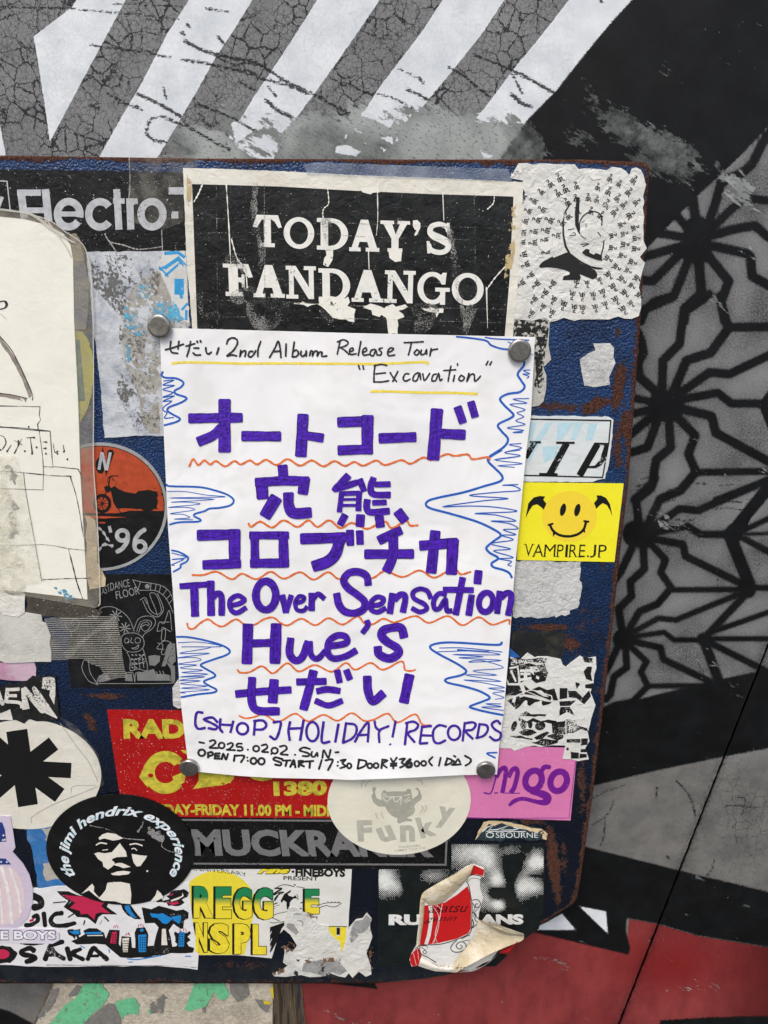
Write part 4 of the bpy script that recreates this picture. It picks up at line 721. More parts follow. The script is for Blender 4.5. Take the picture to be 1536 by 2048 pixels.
for cx, cy, r in ((890, 350, 45), (960, 445, 42), (1132, 125, 18)):
    for k in range(8): a = math.radians(k * 45 + 10); i.stroke([(cx + r * .2 * math.cos(a), cy + r * .2 * math.sin(a)), (cx + r * math.cos(a), cy + r * math.sin(a))], 7, 'L2', sm=False)
for k in range(14): i.stroke([(1012 + (k % 4) * 28, 650 + (k // 4) * 32), (1022 + (k % 4) * 28, 655 + (k // 4) * 32)], 9, 'L2')
i.poly("975,560 985,545 990,552 980,560", 'L2').done()
i = Ink(s, 'grey_shapes', inkm('mid_grey_print', '777876', .5, .15, 700), 1); i.poly("1300,560 1345,565 1350,700 1320,730 1290,700 1320,600 1270,740 1240,740", 'L2').poly("1270,700 1345,740 1345,860 1320,850 1310,760", 'L2').poly("755,860 760,810 830,800 850,845 770,862", 'L2').poly("965,800 1010,795 1020,855 960,850", 'L2').poly("1050,795 1180,760 1200,800 1300,810 1305,850 1055,850", 'L2').poly("1140,665 1230,660 1225,700 1190,740 1150,730", 'L2', rough=4, step=10).done()

# sleeve with a drawing
m = paper('cream_drawing_paper', 'e9e7da', .45, .03, .10, (.45, .40, .28, 1), .25, 60, .4)
s = S('sleeved_drawing', "-120,420 0,433 50,438 95,450 127,468 141,490 146,520 148,640 156,800 161,956 167,1060 175,1199 52,1184 -120,1170", 'O', 3.2, m, "cream paper with pen drawings in a clear plastic sleeve at the left edge", 'drawing', thick=.002)
n = N('clear_sleeve'); n.bump(n.noise(70, 4, .6, .5), .3, .003); slv = n.fin(n.mix(n.rng(n.noise(160, 6, .7), .45, .6), lin('aeaca0'), lin('bdb29b')), .15, .6, alpha=n.rng(n.noise(90, 6, .7), .3, .7, .16, .5))
n = N('sleeve_edge'); rimm = n.fin(lin('cfccc0'), .25, .6, alpha=.75)
sl = sheet('plastic_sleeve', pts("-120,412 0,418 43,425 97,440 133,465 163,486 176,515 182,560 186,640 187,800 187,930 194,1034 200,1190 197,1212 190,1216 52,1192 -120,1180 -120,1170 52,1184 175,1199 167,1060 161,956 156,800 148,640 146,520 141,490 127,468 95,450 50,438 0,433 -120,420"), 3.6, slv, None, None, parent=s, thick=.0004)
i = Ink(s, 'sleeve_seam', rimm, 5); i.stroke("-120,412 0,418 43,425 97,440 133,465 163,486 176,515 182,560 186,640 187,800 187,930 194,1034 200,1190 197,1212", 2.2, n=8).stroke("0,420 60,428 100,455 135,478 150,486", 5, n=8, taper=[.3, 1, 1.4, .8, .4]).stroke("97,445 130,490 141,512", 3, n=6).done()
i = Ink(s, 'pencil_strokes', inkm('grey_brown_wash', '8f857c', .6, .25, 900, .3, streak=(1, 1, .3)), 0); i.stroke("-30,760 60,900 150,1020 240,1180 330,1360 420,1600", 52, 'LS', cap=0, wob=.1).stroke("-30,1560 150,1590 360,1640", 52, 'LS', cap=0, wob=.1).done()
i = Ink(s, 'pen_lines', inkm('pen_black', '2b2a29', .5, .12, 1500), 1)
i.stroke("-30,740 80,860 170,980 260,1150 340,1320 440,1560 440,1640", 12, 'LS').stroke("-30,1545 150,1565 370,1615", 10, 'LS').stroke("-20,300 40,288 80,292 100,330 80,372 30,392 -20,400", 16, 'LS').poly("55,290 80,285 104,330 85,375 55,385 75,340", 'LS').stroke("0,460 50,500 90,540", 3, 'LS')
i.stroke("-20,1235 120,1237 240,1240 235,1290 243,1320 225,1345 230,1385", 4.5, 'Q4', sm=False, wob=.4).stroke("-20,1362 120,1365 300,1386 312,1550", 4.5, 'Q4', sm=False, wob=.4).stroke("0,205 200,225 300,235 385,240 405,510 600,530 640,620", 5, 'L1', sm=False, wob=.5).stroke("300,235 330,480 330,690", 4.5, 'L1', wob=.4).stroke("330,510 410,515", 4, 'L1').stroke("0,545 200,560 400,580 550,585", 5, 'L1', wob=.5).stroke("330,1110 420,1120 520,1140 660,1155", 4, 'L1', wob=.4).stroke("525,1145 560,1280 590,1400 635,1530", 8, 'L1', wob=.5).stroke("330,1380 500,1372 700,1368", 5, 'L1', wob=.5).stroke("540,590 580,720 610,860 640,1050", 5, 'L1', wob=.4).stroke("0,680 330,690", 3.5, 'L1').stroke("180,560 200,720 250,1000 320,1390", 4, 'L1').stroke("0,1120 330,1110", 3, 'L1')
for q in ("0,270 30,285 45,330 20,375", "85,345 55,392", "110,310 170,345", "165,300 130,370 110,408", "200,290 265,287", "232,292 248,412", "330,322 356,322", "330,372 350,370", "345,412 356,412", "408,335 420,400 445,392", "484,345 494,398"): i.stroke(q, 6, 'L1', wob=.3, taper=[.5, 1, 1.6])
for x, y in ((220, 206), (54, 393), (140, 315), (142, 330), (140, 345), (190, 392), (280, 363), (262, 288), (355, 322), (350, 370), (352, 412), (440, 412), (490, 397), (517, 455), (245, 412), (5, 383)): i.poly(ell(x, y, 7, 8, 0, 330, 10), 'L1')
i.done()
i = Ink(s, 'ink_smudge', inkm('grey_smudge', '85857f', .6, .5, 900, .2), 0); i.poly("30,510 60,495 100,530 135,580 120,655 70,620 90,560", 'L1', rough=4).poly("50,770 90,765 150,830 120,850 90,830", 'L1', rough=4).poly("60,860 120,860 90,930 140,1000 110,1060 60,1060 90,1000", 'L1', rough=5).done()
Ink(s, 'blue_smear', inkm('teal_smear', '3f8fae', .6, .45, 500, .2), 1).poly("410,130 520,160 600,235 490,210", 'L2', rough=5).done()
tapem = N('yellowed_tape'); tapem.bump(tapem.noise(180, 6, .65, .8), .8, .002); tapem = tapem.fin(tapem.mix(tapem.rng(tapem.noise(80, 5), .4, .6), lin('ecead9'), lin('e0dbc6')), .2, .6, alpha=tapem.rng(tapem.noise(120, 6, .7), .35, .65, .05, .45))
tape(s, "-60,430 130,430 160,560 200,720 260,1000 325,1400 200,1420 170,1490 0,1470 -60,1470", 'L1', mat=tapem, dz=.0006); tape(s, "-60,430 40,440 60,700 130,900 180,1200 190,1500 -60,1500", 'L1', mat=tapem, dz=.0009)
mk = paper('masking_tape', 'c8b795', .6, .08, .4, (.2, .17, .12, 1), .6, 200)
S('masking_tape_scrap', "650,890 690,895 730,925 745,1000 742,1150 775,1310 812,1370 808,1430 740,1445 690,1455 665,1300 660,1100", 'L1', 2.2, mk, "beige masking tape scrap beneath the sleeve beside the motorcycle sticker", 'tape', rough=4, step=14)
S('brown_tape_scrap', "415,205 455,200 480,240 500,330 530,470 530,600 515,775 445,780 440,500", 'Q4', 2.2, paper('dirty_brown_tape', '8f826c', .5, .15, .6, (.12, .11, .09, 1), .7, 220, col2='6d7078'), "dirty brown tape under the sleeve's upper right edge", 'tape', rough=2, step=14)
dirty = paper('grimy_film', '4a443b', .5, .3, .5, (.03, .03, .03, 1), .5, 200, speck=.35, col2='26241f')
S('grimy_tape', "190,170 450,195 690,250 740,300 780,320 740,388 560,365 320,350 190,330", 'L2', 2.4, dirty, "grimy dark brown tape strip under the bottom of the plastic sleeve", 'tape', rough=5, step=20)
wt = paper('white_cloth_tape', 'c6c5bc', .55, .08, .5, (.2, .19, .16, 1), .35, 260, speck=0)
S('white_tape', "-150,300 50,330 190,320 320,345 325,400 350,410 380,560 392,700 200,708 -150,722", 'L2', 2.8, wt, "dirty white cloth tape at the left edge under the sleeve", 'tape', rough=4, step=18, thick=.0008)
S('paper_patch', "-150,130 0,150 60,185 195,185 192,330 140,352 30,345 0,320 -150,320", 'L2', 3.6, paper('torn_white_patch', 'dcdad0', .5, .05, .35, (.25, .22, .16, 1), .9, 110), "torn white paper patch over the lower left corner of the sleeve", 'paper scrap', rough=5, step=16, thick=.0008)
n = N('ribbed_fibre_tape'); wv = n.t.nodes.new('ShaderNodeTexWave'); wv.wave_type = 'BANDS'; wv.bands_direction = 'Z'; wv.inputs['Scale'].default_value = 232; wv.inputs['Distortion'].default_value = .8; wv.inputs['Detail'].default_value = 1; wv.inputs['Detail Scale'].default_value = .3; n.t.links.new(n.pos, wv.inputs['Vector'])
rb = wv.outputs['Fac']; n.bump(rb, .5, .0005); ribm = n.fin(n.mix(rb, lin('3c3b37'), lin('cbc8bb')), .35, .6, alpha=n.math('ADD', n.rng(rb, .35, .65, .04, .5), n.rng(n.noise(70, 5), .45, .7, 0, .22)))
rt = S('ribbed_tape', "340,372 560,362 780,350 895,350 925,520 958,760 985,825 820,842 770,750 700,720 620,680 500,690 392,690", 'L2', 2.6, ribm, "translucent ribbed fibre tape crossing the black line-art sticker", 'tape', rough=1.5, step=14, thick=.00008)
sheet('tape_fold', pts("520,690 480,640 600,560 700,480 790,400 890,350 900,440 760,470 640,560 580,640", 'L2'), 2.9, ribm, None, None, parent=rt, thick=.00008)

# pink scrap, EN sticker, asterisk sticker
S('pink_scrap', "-100,712 265,708 272,852 200,850 -100,838", 'L2', 1.2, paper('pale_pink_sticker', 'c4a9b8', .45, .08, .3, col2='b78aa4'), "pale pink sticker scrap below the white tape at the left edge", rough=2, step=14)
s = S('asterisk_sticker', ell(195, 545, 545, 400, 0, 355, 80, 2), 'L3', 1.3, paper('aged_round_paper', 'd4d1c4', .45, .05, .35, (.5, .45, .3, 1), .35, 100), "round off-white sticker with a bold black eight-armed asterisk")
i = Ink(s, 'asterisk', K1, 0); 
for x, y, wd in ((122, 222, 155), (392, 318, 112), (520, 516, 112), (437, 698, 118), (205, 773, 146), (-60, 690, 118), (-200, 480, 116), (-70, 290, 118)): i.stroke([(162, 497), (x, y)], wd, 'L3', sm=False, cap=0)
i.done(); tape(s, "430,120 500,200 610,330 690,480 720,640 760,620 720,400 560,190", 'L3')
i = Ink(s, 'wrinkle', inkm('pale_wrinkle', '9f9b8d', .5, .2, 900), 1); i.stroke("440,170 560,340 640,440 690,540 715,600", 4, 'L3').stroke("230,900 240,850 400,760 600,680 720,630", 4, 'L3').stroke("520,680 540,630 700,625", 3, 'L3').done()
s = S('torn_band_sticker', "-100,900 0,905 200,860 290,822 425,820 435,950 455,1120 430,1160 -100,1150", 'L2', 1.8, paper('black_torn_paper', '151515', .5, .1, .2, (.1, .1, .1, 1), .3, speck=.25), "torn black and white sticker with the letters EN at the left edge", rough=5, step=12)
i = Ink(s, 'lettering', inkm('gritty_white', 'cfcdc4', .5, .3, 900), 0); i.stroke("60,905 45,1020", 30, 'L2', cap=0).stroke("50,920 150,915", 26, 'L2', cap=0).stroke("50,965 130,965", 24, 'L2', cap=0).stroke("45,1010 150,1020 170,1060", 26, 'L2', cap=0).stroke("175,905 200,1070", 44, 'L2', cap=0, taper=[.6, 1, 1.3]).stroke("190,910 260,1000 330,1080", 46, 'L2', taper=[.7, 1, 1.1]).stroke("260,905 300,980 350,1060 435,1135", 60, 'L2', taper=[.5, 1, 1.2, .2]).stroke("-20,920 20,1030", 30, 'L2').poly("330,835 425,830 430,960 400,1040 370,930", 'L2', rough=12, step=12).poly("-20,1120 60,1080 100,1150 -20,1150", 'L2', rough=12, step=12).done()

# red radio sticker
s = S('radio_sticker', "214,1420 690,1424 690,1637 246,1633", 'O', 1, paper('red_sticker', 'a3100f', .35, .08, .12, (.25, .02, .02, 1), .15, 120, .5, speck=.28), "red sticker with yellow hand lettering reading 1380 and FRIDAY 11.00 PM")
i = Ink(s, 'lettering', inkm('mottled_yellow', 'c5b83d', .45, .1, 900, .12, col2='9f9a33'), 0)
i.text("RADIO", [(905, 285), (1600, 285), (1590, 140), (900, 138)], 'L3', bold=.055).ring(1210, 530, 118, 118, 78, 'L3', 38, 322).poly("1018,565 1060,470 1085,440 1100,620 1080,640", 'L3').poly("1270,410 1340,470 1260,470", 'L3').poly("1260,560 1360,520 1350,600 1290,640", 'L3').poly("1320,365 1380,370 1370,400 1340,385", 'L3').poly("1420,640 1536,630 1536,560 1460,580", 'L3').poly("130,95 88,132 200,118 300,105 350,88 375,60 385,10 130,10", 'B5').poly("470,40 520,68 580,78 640,66 660,40", 'B5')
i.text("1380", [(655, 182), (1025, 178), (1028, 72), (650, 80)], 'B5', bold=.055).text("DAY-FRIDAY 11.00 PM - MIDNIGHT", [(330, 1630), (735, 1634), (735, 1610), (328, 1608)], bold=.045).text("N", [(312, 1628), (326, 1629), (326, 1608), (312, 1606)], bold=.045).done()
Ink(s, 'holes_in_letter', inkm('red_spot', 'a3100f', .4), 1).poly(ell(1102, 552, 20, 15, 0, 340, 16), 'L3').done()

# MUCKRAKER
s = S('muckraker_sticker', "320,1636 902,1638 898,1738 330,1738", 'O', 1.6, paper('black_gloss_vinyl', '0e0e0f', .25, .2, .12, (.05, .05, .05, 1), .2, 90, .5, speck=.05), "long black sticker with the grey capitals MUCKRAKER between red and reggae stickers")
i = Ink(s, 'lettering', GY, 0); i.text("MUCKRAKER", [(387, 1712), (868, 1715), (857, 1661), (382, 1658)], bold=.045).done()
i = Ink(s, 'border_line', GY, 0); i.stroke("325,1639.5 895,1643 891,1729.5 325,1727", 3.6, sm=False, cap=0).done()

# Funky round sticker
s = S('funky_sticker', ell(760, 292, 688, 522, 0, 355, 84, -2), 'FK', 2.2, paper('stained_round_sticker', 'dbd8c6', .4, .05, .25, (.55, .42, .25, 1), .3, 80, .45, coat=.3, dscale=40), "translucent round cream sticker with faded grey word Funky, just below the flyer", thick=.0005)
fg = inkm('faded_grey', 'aeac9e', .45, .08, 500, .1); i = Ink(s, 'lettering', fg, 0)
for ch, q in (('F', [(365, 690), (500, 682), (500, 480), (350, 484)]), ('u', [(590, 705), (738, 668), (672, 523), (533, 566)]), ('n', [(772, 692), (914, 688), (908, 525), (765, 530)]), ('k', [(970, 660), (1126, 624), (1075, 440), (912, 462)]), ('y', [(1100, 552), (1260, 562), (1300, 368), (1145, 345)])): i.text(ch, q, 'FK', bold=.05)
i.text("Zoobombs", [(752, 752), (962, 735), (958, 708), (750, 726)], 'FK', bold=.02).text("SUMMER TOUR 1998", [(715, 785), (1015, 757), (1012, 738), (712, 766)], 'FK', bold=.01).done()
i = Ink(s, 'mascot', inkm('faded_grey_figure', 'a09f92', .45, .08, 500, .1), 1)
i.poly("600,205 620,190 640,210 700,205 820,205 840,180 870,185 880,230 885,280 940,240 945,205 915,180 935,165 955,190 975,240 975,280 920,320 900,350 915,385 890,430 830,460 880,475 885,492 820,490 760,515 740,500 745,465 690,440 650,400 625,350 560,350 510,310 492,250 510,220 500,180 520,160 540,178 525,210 545,270 590,290 590,230", 'FK').stroke("400,165 400,130 435,105", 6, 'FK').stroke("435,160 450,125 490,100", 6, 'FK').stroke("930,95 975,110 985,140", 6, 'FK').stroke("535,415 545,450 560,470", 6, 'FK').stroke("590,405 600,445 615,465", 6, 'FK').stroke("965,408 990,370 975,345", 6, 'FK').stroke("1000,400 1025,365 1010,340", 6, 'FK').done()
i = Ink(s, 'mascot_glasses', inkm('pale_cream', 'cfcfc0', .45), 2); i.stroke("600,265 640,300 680,270 700,260 720,300 750,295 780,260 775,330", 9, 'FK').stroke("605,258 780,256", 8, 'FK').stroke("600,225 640,245", 7, 'FK').stroke("600,245 635,230", 7, 'FK').stroke("810,245 865,235", 9, 'FK').stroke("810,300 860,260", 8, 'FK').stroke("820,315 865,285", 8, 'FK').done()

# round portrait sticker
s = S('portrait_sticker', ell(772, 572, 714, 530, 0, 356, 90, 4), 'J', 3.0, paper('black_gloss_round', '0c0c0c', .2, .2, .15, (.06, .06, .06, 1), .35, 60, .5, coat=.4), "round black sticker with a stencil portrait ringed by white script lettering")
i = Ink(s, 'lettering', inkm('iridescent_white', 'dfe4e6', .3, .04, 900, .12, col2='b9d3da'), 0)
def arcfn(u, v):
    t = np.radians(150 + 240 * u); return np.stack([785 + (478 + 135 * v) * np.cos(t), 622 + (350 + 118 * v) * np.sin(t)], -1) / 4.8 + (80, 1580)
i.text("the jimi hendrix experience", None, bold=.03, shear=.35, fn=arcfn).done()
i = Ink(s, 'stencil_portrait', inkm('bone_white', 'dcd8cc', .35, .06, 500, .05), 1)
i.poly("560,455 600,425 650,410 720,418 770,445 800,470 740,478 700,486 620,470 565,478", 'J', rough=4, step=14).poly("520,610 560,598 620,604 690,596 740,540 765,512 800,545 828,590 835,640 800,642 740,645 700,655 690,668 720,700 690,730 650,768 610,735 600,690 560,665", 'J', rough=3, step=14).poly("880,612 960,622 1028,632 1010,665 985,690 962,728 920,738 900,700 885,655", 'J', rough=4, step=14).stroke("540,528 580,508 640,516", 13, 'J').stroke("862,524 920,515 982,534", 12, 'J').stroke("600,578 650,572", 8, 'J').stroke("880,566 905,560 930,580", 9, 'J').poly("690,715 750,700 790,698 870,738 800,752 760,740", 'J', rough=3, step=10).poly("680,800 740,782 800,782 872,786 850,808 760,820 700,818", 'J', rough=3, step=12)
i.poly("650,900 700,885 780,880 862,900 868,1000 870,1098 780,1095 600,1060 560,1040 600,1010 630,960", 'J', rough=7, step=16).poly("400,1000 460,940 500,900 525,930 520,970 560,1030 600,1050 540,1020 470,965", 'J', rough=4, step=12).poly("1060,1070 1110,1010 1125,960 1160,990 1185,1030 1130,1060", 'J', rough=4, step=12).poly(ell(1030, 778, 10, 9, 0, 330, 10), 'J').done()
i = Ink(s, 'gloss_scratches', inkm('scratch_grey', '8a8a88', .3, .45, 900), 2); i.stroke("480,340 620,370 700,400 800,460 1000,480", 7, 'J', wob=.5, n=8).stroke("1180,480 1170,540 1250,590 1350,600", 6, 'J', wob=.5, n=8).stroke("940,400 980,340 990,300", 14, 'J', wob=.5).poly("1030,350 1100,380 1190,470 1140,490 1060,440", 'J', rough=5).done()

# lavender, blue scrap, city sticker, BOYS strip
s = S('blue_scrap', "195,935 340,905 520,880 560,1330 300,1392 275,1380 240,1120", 'L3', 1, paper('blue_paint_paper', '2f6ba6', .5, .12, .3, (.5, .55, .6, 1), .3), "scrap of blue sticker with grey blocks left of the round portrait sticker", rough=4, step=14)
Ink(s, 'grey_blocks', inkm('block_grey', 'aaa69c', .5, .08), 0).poly("300,945 420,925 430,1015 325,1020 345,1000", 'L3', rough=3).poly("315,1195 500,1190 500,1300 330,1316", 'L3', rough=3).done()
m = paper('city_sticker_paper', 'dadada', .45, .04, .18, (.4, .4, .38, 1), .45, 70)
s = S('city_sticker', "-150,110 240,135 400,120 700,80 1380,95 1395,250 1412,400 1432,500 1452,625 1445,728 1380,722 1240,708 900,706 340,708 -150,692", 'L4', 1.4, m, "white comic-style sticker with a city skyline and brush lettering OSAKA", rough=1.5, step=20, thick=.0008)
KB = inkm('brush_black', '161616', .4, .1, 900, .2); i = Ink(s, 'brush_lettering', KB, 0)
i.many("250,590 215,572 160,595 170,618 240,630 255,650 190,672|36; 330,655 360,570 380,580 400,610 470,650|36; 335,625 430,620|22; 490,570 515,655|36; 590,578 530,610 610,655|32; 640,655 680,575 720,600 785,655|34; 640,630 720,628|22; 320,315 330,410|30; 455,315 400,325 370,370 400,405 480,405 550,388|32; 185,405 230,400 275,370 270,335 240,345|30; 240,190 290,215 300,260 245,275|50; 150,535 240,545 330,532|16; 370,545 460,525|40; 390,240 480,232|8; 500,345 540,320|10; 620,370 612,400|10; 765,345 795,375|10; 730,400 745,370|3", 30, 'L4', cap=.3, wob=.1)
i.poly(ell(20, 620, 105, 65, 0, 350, 30), 'L4', rough=4).poly("415,155 500,158 560,180 700,210 745,245 800,230 780,270 860,325 750,325 720,345 700,395 640,350 560,345 545,320 465,270 500,225 440,185", 'L4', rough=2, step=20)
i.poly("885,255 955,255 985,300 1035,360 990,360 930,330 900,295", 'L4').poly("1035,275 1110,290 1160,262 1230,275 1290,300 1340,290 1380,310 1375,350 1350,370 1340,430 1320,430 1270,395 1240,440 1260,560 1350,545 1415,570 1410,605 1200,620 960,645 880,640 820,590 770,545 700,540 560,545 520,520 560,505 620,470 610,445 650,425 710,425 760,460 770,500 800,440 875,440 870,540 885,560 890,480 960,490 965,570 990,570 985,460 1000,420 1060,420 1085,470 1080,560 1130,555 1160,420 1130,390 1060,390 1050,350", 'L4', rough=4, step=14)
i.poly("1280,450 1385,445 1375,570 1285,570", 'L4', rough=3).poly("490,440 545,440 590,430 592,470 575,480 595,510 570,515 555,480 545,510 530,490 500,475", 'L4', rough=3).poly("1215,190 1250,160 1320,145 1380,165 1370,200 1330,215 1350,240 1300,265 1235,262 1215,235 1250,225 1160,235 1140,228 1240,215", 'L4', rough=3).done()
i = Ink(s, 'red_shapes', inkm('comic_crimson', 'b8264b', .45, .04, 700, .06), 1); i.poly("450,180 540,190 620,195 700,225 760,240 740,265 810,318 740,310 700,320 690,365 640,320 590,325 585,300 510,278 550,240", 'L4').poly(ell(15, 615, 55, 36, 0, 350, 20), 'L4').poly("215,365 250,350 245,375 215,380", 'L4').poly("1235,190 1270,165 1260,185", 'L4').poly("1225,240 1300,230 1310,245 1260,258", 'L4').poly("820,455 855,450 850,540 805,535", 'L4')
for x, y in ((830, 415), (845, 410), (862, 415), (920, 470), (935, 465), (948, 470), (1010, 405), (1030, 402), (1050, 408), (1320, 440), (1340, 435), (1360, 440)): i.stroke([(x, y + 10), (x + (x % 3 - 1) * 6, y - 8)], 5, 'L4')
i.done()
i = Ink(s, 'blue_shapes', inkm('comic_blue', '1d7fc4', .45, .04, 700, .06), 1); i.poly("910,262 945,258 960,300 1000,352 960,340 925,300", 'L4').poly("1095,315 1160,322 1190,315 1240,345 1325,330 1325,365 1310,395 1260,360 1220,395 1190,390 1150,350 1110,345", 'L4').poly("1310,455 1350,452 1345,560 1305,560", 'L4').poly("1010,475 1070,470 1068,600 1015,600", 'L4').poly(ell(1037, 440, 14, 12, 0, 330, 12), 'L4').poly("505,450 580,440 580,470 540,470", 'L4').poly("625,455 740,452 745,468 625,470", 'L4').stroke("930,650 1000,655 1100,640 1180,625", 8, 'L4').stroke("590,555 620,572", 7, 'L4').stroke("795,580 802,605", 7, 'L4').stroke("1355,630 1395,632", 8, 'L4').stroke("940,675 970,672", 7, 'L4').done()
i = Ink(s, 'white_windows', inkm('cream_window', 'd9d3c6', .5), 1); i.poly("895,500 945,495 935,600 900,600", 'L4').poly("1185,430 1212,430 1225,550 1180,550", 'L4').poly("1250,220 1330,190 1335,165 1345,190 1300,218 1250,232", 'L4').stroke("640,480 750,478", 7, 'L4').done()
i = Ink(s, 'window_dots', KB, 2)
for x0, y0, cols, rows, dx, dy in ((822, 470, 2, 4, 18, 18), (903, 515, 3, 5, 14, 18), (1022, 490, 3, 6, 17, 18), (1312, 465, 2, 5, 18, 18)):
    for r in range(rows):
        for c in range(cols): i.poly([(x0 + c * dx, y0 + r * dy), (x0 + c * dx + 8, y0 + r * dy), (x0 + c * dx + 8, y0 + r * dy + 9), (x0 + c * dx, y0 + r * dy + 9)], 'L4')
i.done(gap=None)['kind'] = 'stuff'
Ink(s, 'glue_fringe', inkm('grey_fringe', '8b8a86', .6, .3, 500), 0).stroke("340,695 700,698 1240,700 1440,715", 5, 'L4', wob=.6).done()
s = S('name_strip_sticker', "-100,425 240,428 400,432 432,465 432,515 385,540 -100,532", 'L4', 2.6, paper('lilac_strip', 'd2cdd8', .4, .04, .15), "small pale strip sticker with outlined capitals E BOYS over the city sticker")
i = Ink(s, 'lettering_outline', inkm('navy_outline', '2c2c50', .45), 0); i.text("E BOYS", [(-2, 516), (414, 514), (412, 440), (-2, 437)], 'L4', bold=.07).done()
i = Ink(s, 'lettering', inkm('white_fill', 'e2e0e6', .45), 1); i.text("E BOYS", [(3, 510), (408, 508), (406, 446), (3, 443)], 'L4', bold=.035).done()
s = S('lavender_sticker', "-100,845 75,850 95,960 112,1080 90,1110 170,1200 215,1280 240,1380 240,1480 200,1600 130,1665 -100,1690", 'L3', 2.2, paper('lavender_sticker_paper', 'c5b9ca', .35, .04, .12, (.5, .45, .5, 1), .15), "lavender sticker with a cut-out outline at the left edge", sd=2)
Ink(s, 'pale_panel', inkm('blush_panel', 'd5c2c4', .4, .0, 700, .04), 0).poly("-100,1215 90,1225 150,1300 180,1400 180,1500 150,1590 60,1640 -100,1650", 'L3').done()
i = Ink(s, 'pale_streak', inkm('pale_streak', 'dcd6d6', .4), 1); i.stroke("10,1215 60,1400 90,1640", 26, 'L3', cap=0).stroke("70,1225 130,1400 150,1560", 18, 'L3', cap=0).stroke("-10,1300 10,1500 20,1640", 14, 'L3', cap=0).done()
Ink(s, 'navy_flag', inkm('navy_print', '23397a', .45), 1).poly("-100,895 15,895 35,950 45,1035 -100,1047", 'L3').poly("-100,1155 40,1160 80,1203 -100,1206", 'L3').done()
i = Ink(s, 'small_stars', W1, 2)
for x, y in ((25, 990), (35, 1022), (8, 1185), (50, 1185), (22, 1025)): i.stroke([(x - 7, y), (x + 7, y)], 5, 'L3', sm=False).stroke([(x, y - 7), (x, y + 7)], 5, 'L3', sm=False)
i.done()

# reggae sticker
m = paper('reggae_paper', 'd6d6ce', .4, .04, .2, (.45, .42, .32, 1), .25, 90)
s = S('reggae_sticker', "-60,682 1200,692 1192,850 1180,1000 1172,1200 1160,1300 900,1300 820,1230 770,1150 725,1112 690,1150 640,1315 400,1292 125,1292 -60,1290", 'B5', 1, m, "white and yellow sticker reading REGGAE with a dreadlocked guitarist")
Ink(s, 'yellow_sun', inkm('sun_yellow', 'e0cf3a', .4, .03, 600, .04), 0).poly(np.vstack([ell(262, 940, 262, 235, 180, 375, 40), [[450, 1290], [-50, 1290], [-50, 940]]]), 'B5').done()
def grad():
    n = N('green_to_yellow_print'); return n.fin(n.mix(n.rng(n.attr('v'), .42, .66), lin('e2cf35'), lin('1f7d4c')), .4, .4)
GR = grad(); YL = inkm('letter_yellow', 'e2cf35', .4, .04, 700); ib = Ink(s, 'lettering_shadow', K1, 1); ia = Ink(s, 'lettering', GR, 2); iy = Ink(s, 'lower_lettering', YL, 2)
for tgt, L in ((ia, [('R', 96, 232, 812, 1032), ('E', 248, 358, 816, 1036), ('G', 378, 502, 820, 1042), ('G', 516, 650, 822, 1045), ('E', 872, 972, 832, 1004)]), (iy, [('N', 108, 190, 1068, 1272), ('S', 208, 342, 1070, 1280), ('P', 380, 492, 1075, 1284), ('L', 508, 602, 1078, 1288)])):
    for ch, x0, x1, y0, y1 in L:
        ib.text(ch, [(x0 - 16, y1 + 5), (x1 - 4, y1 + 5), (x1 - 4, y0 - 4), (x0 - 16, y0 - 4)], 'B5', bold=.075); ib.text(ch, [(x0 - 3, y1 + 3), (x1 + 4, y1 + 3), (x1 + 4, y0 - 4), (x0 - 3, y0 - 4)], 'B5', bold=.075); tgt.text(ch, [(x0, y1), (x1, y1), (x1, y0), (x0, y0)], 'B5', bold=.06)
iy.poly("1040,1095 1090,1095 1092,1160 1118,1160 1118,1095 1160,1098 1155,1190 1125,1285 1085,1190 1042,1130", 'B5'); ib.stroke("1036,1098 1036,1120", 5, 'B5').stroke("1105,1100 1105,1150", 22, 'B5', cap=0).stroke("1040,1092 1165,1094", 5, 'B5'); ia.done(); ib.done(); iy.done()
i = Ink(s, 'small_print', K1, 1); i.text("ANNIVERSARY", None, fn=lambda u, v: np.stack([70 + 400 * u - 12 * v, 705 + 4 * u + 36 * u * u - 28 * v - 6 * u * v * 0], -1) / 3.491 + (360, 1540), bold=-.01).text("FINEBOYS", [(806, 742), (1152, 748), (1155, 690), (806, 686)], 'B5', bold=.05).text("PRESENT", [(722, 768), (964, 774), (966, 744), (722, 740)], 'B5', bold=.01).poly(ell(789, 710, 10, 9, 0, 330, 12), 'B5').text("Fine", [(535, 728), (768, 728), (775, 674), (548, 672)], 'B5', bold=.09, shear=.4).done()
Ink(s, 'script_word', YL, 2).text("Fine", [(541, 723), (760, 723), (768, 680), (552, 677)], 'B5', bold=.055, shear=.4).done()
i = Ink(s, 'guitarist', K1, 1)
for q, wd in [("95,385 160,350 250,350 340,375|10", 0), ("370,372 480,390|9", 0), ("45,480 100,440 160,400 70,395|22", 0), ("60,550 110,490 190,450 120,455 60,490|14", 0), ("65,570 140,450|16", 0), ("45,620 100,600|14", 0), ("45,655 135,625|5", 0), ("45,770 140,740 250,718|7", 0), ("45,685 70,675|6", 0), ("0,800 60,820 130,850|9", 0), ("0,870 60,880 100,870 220,860|8", 0), ("335,345 355,350|16", 0), ("660,640 780,602 985,600 940,640 880,655 820,645 790,635 670,668|8", 0), ("375,480 390,520 385,560|8", 0), ("430,600 455,590|14", 0)]:
    a, b = q.split('|'); i.stroke(a, float(b), 'RG')
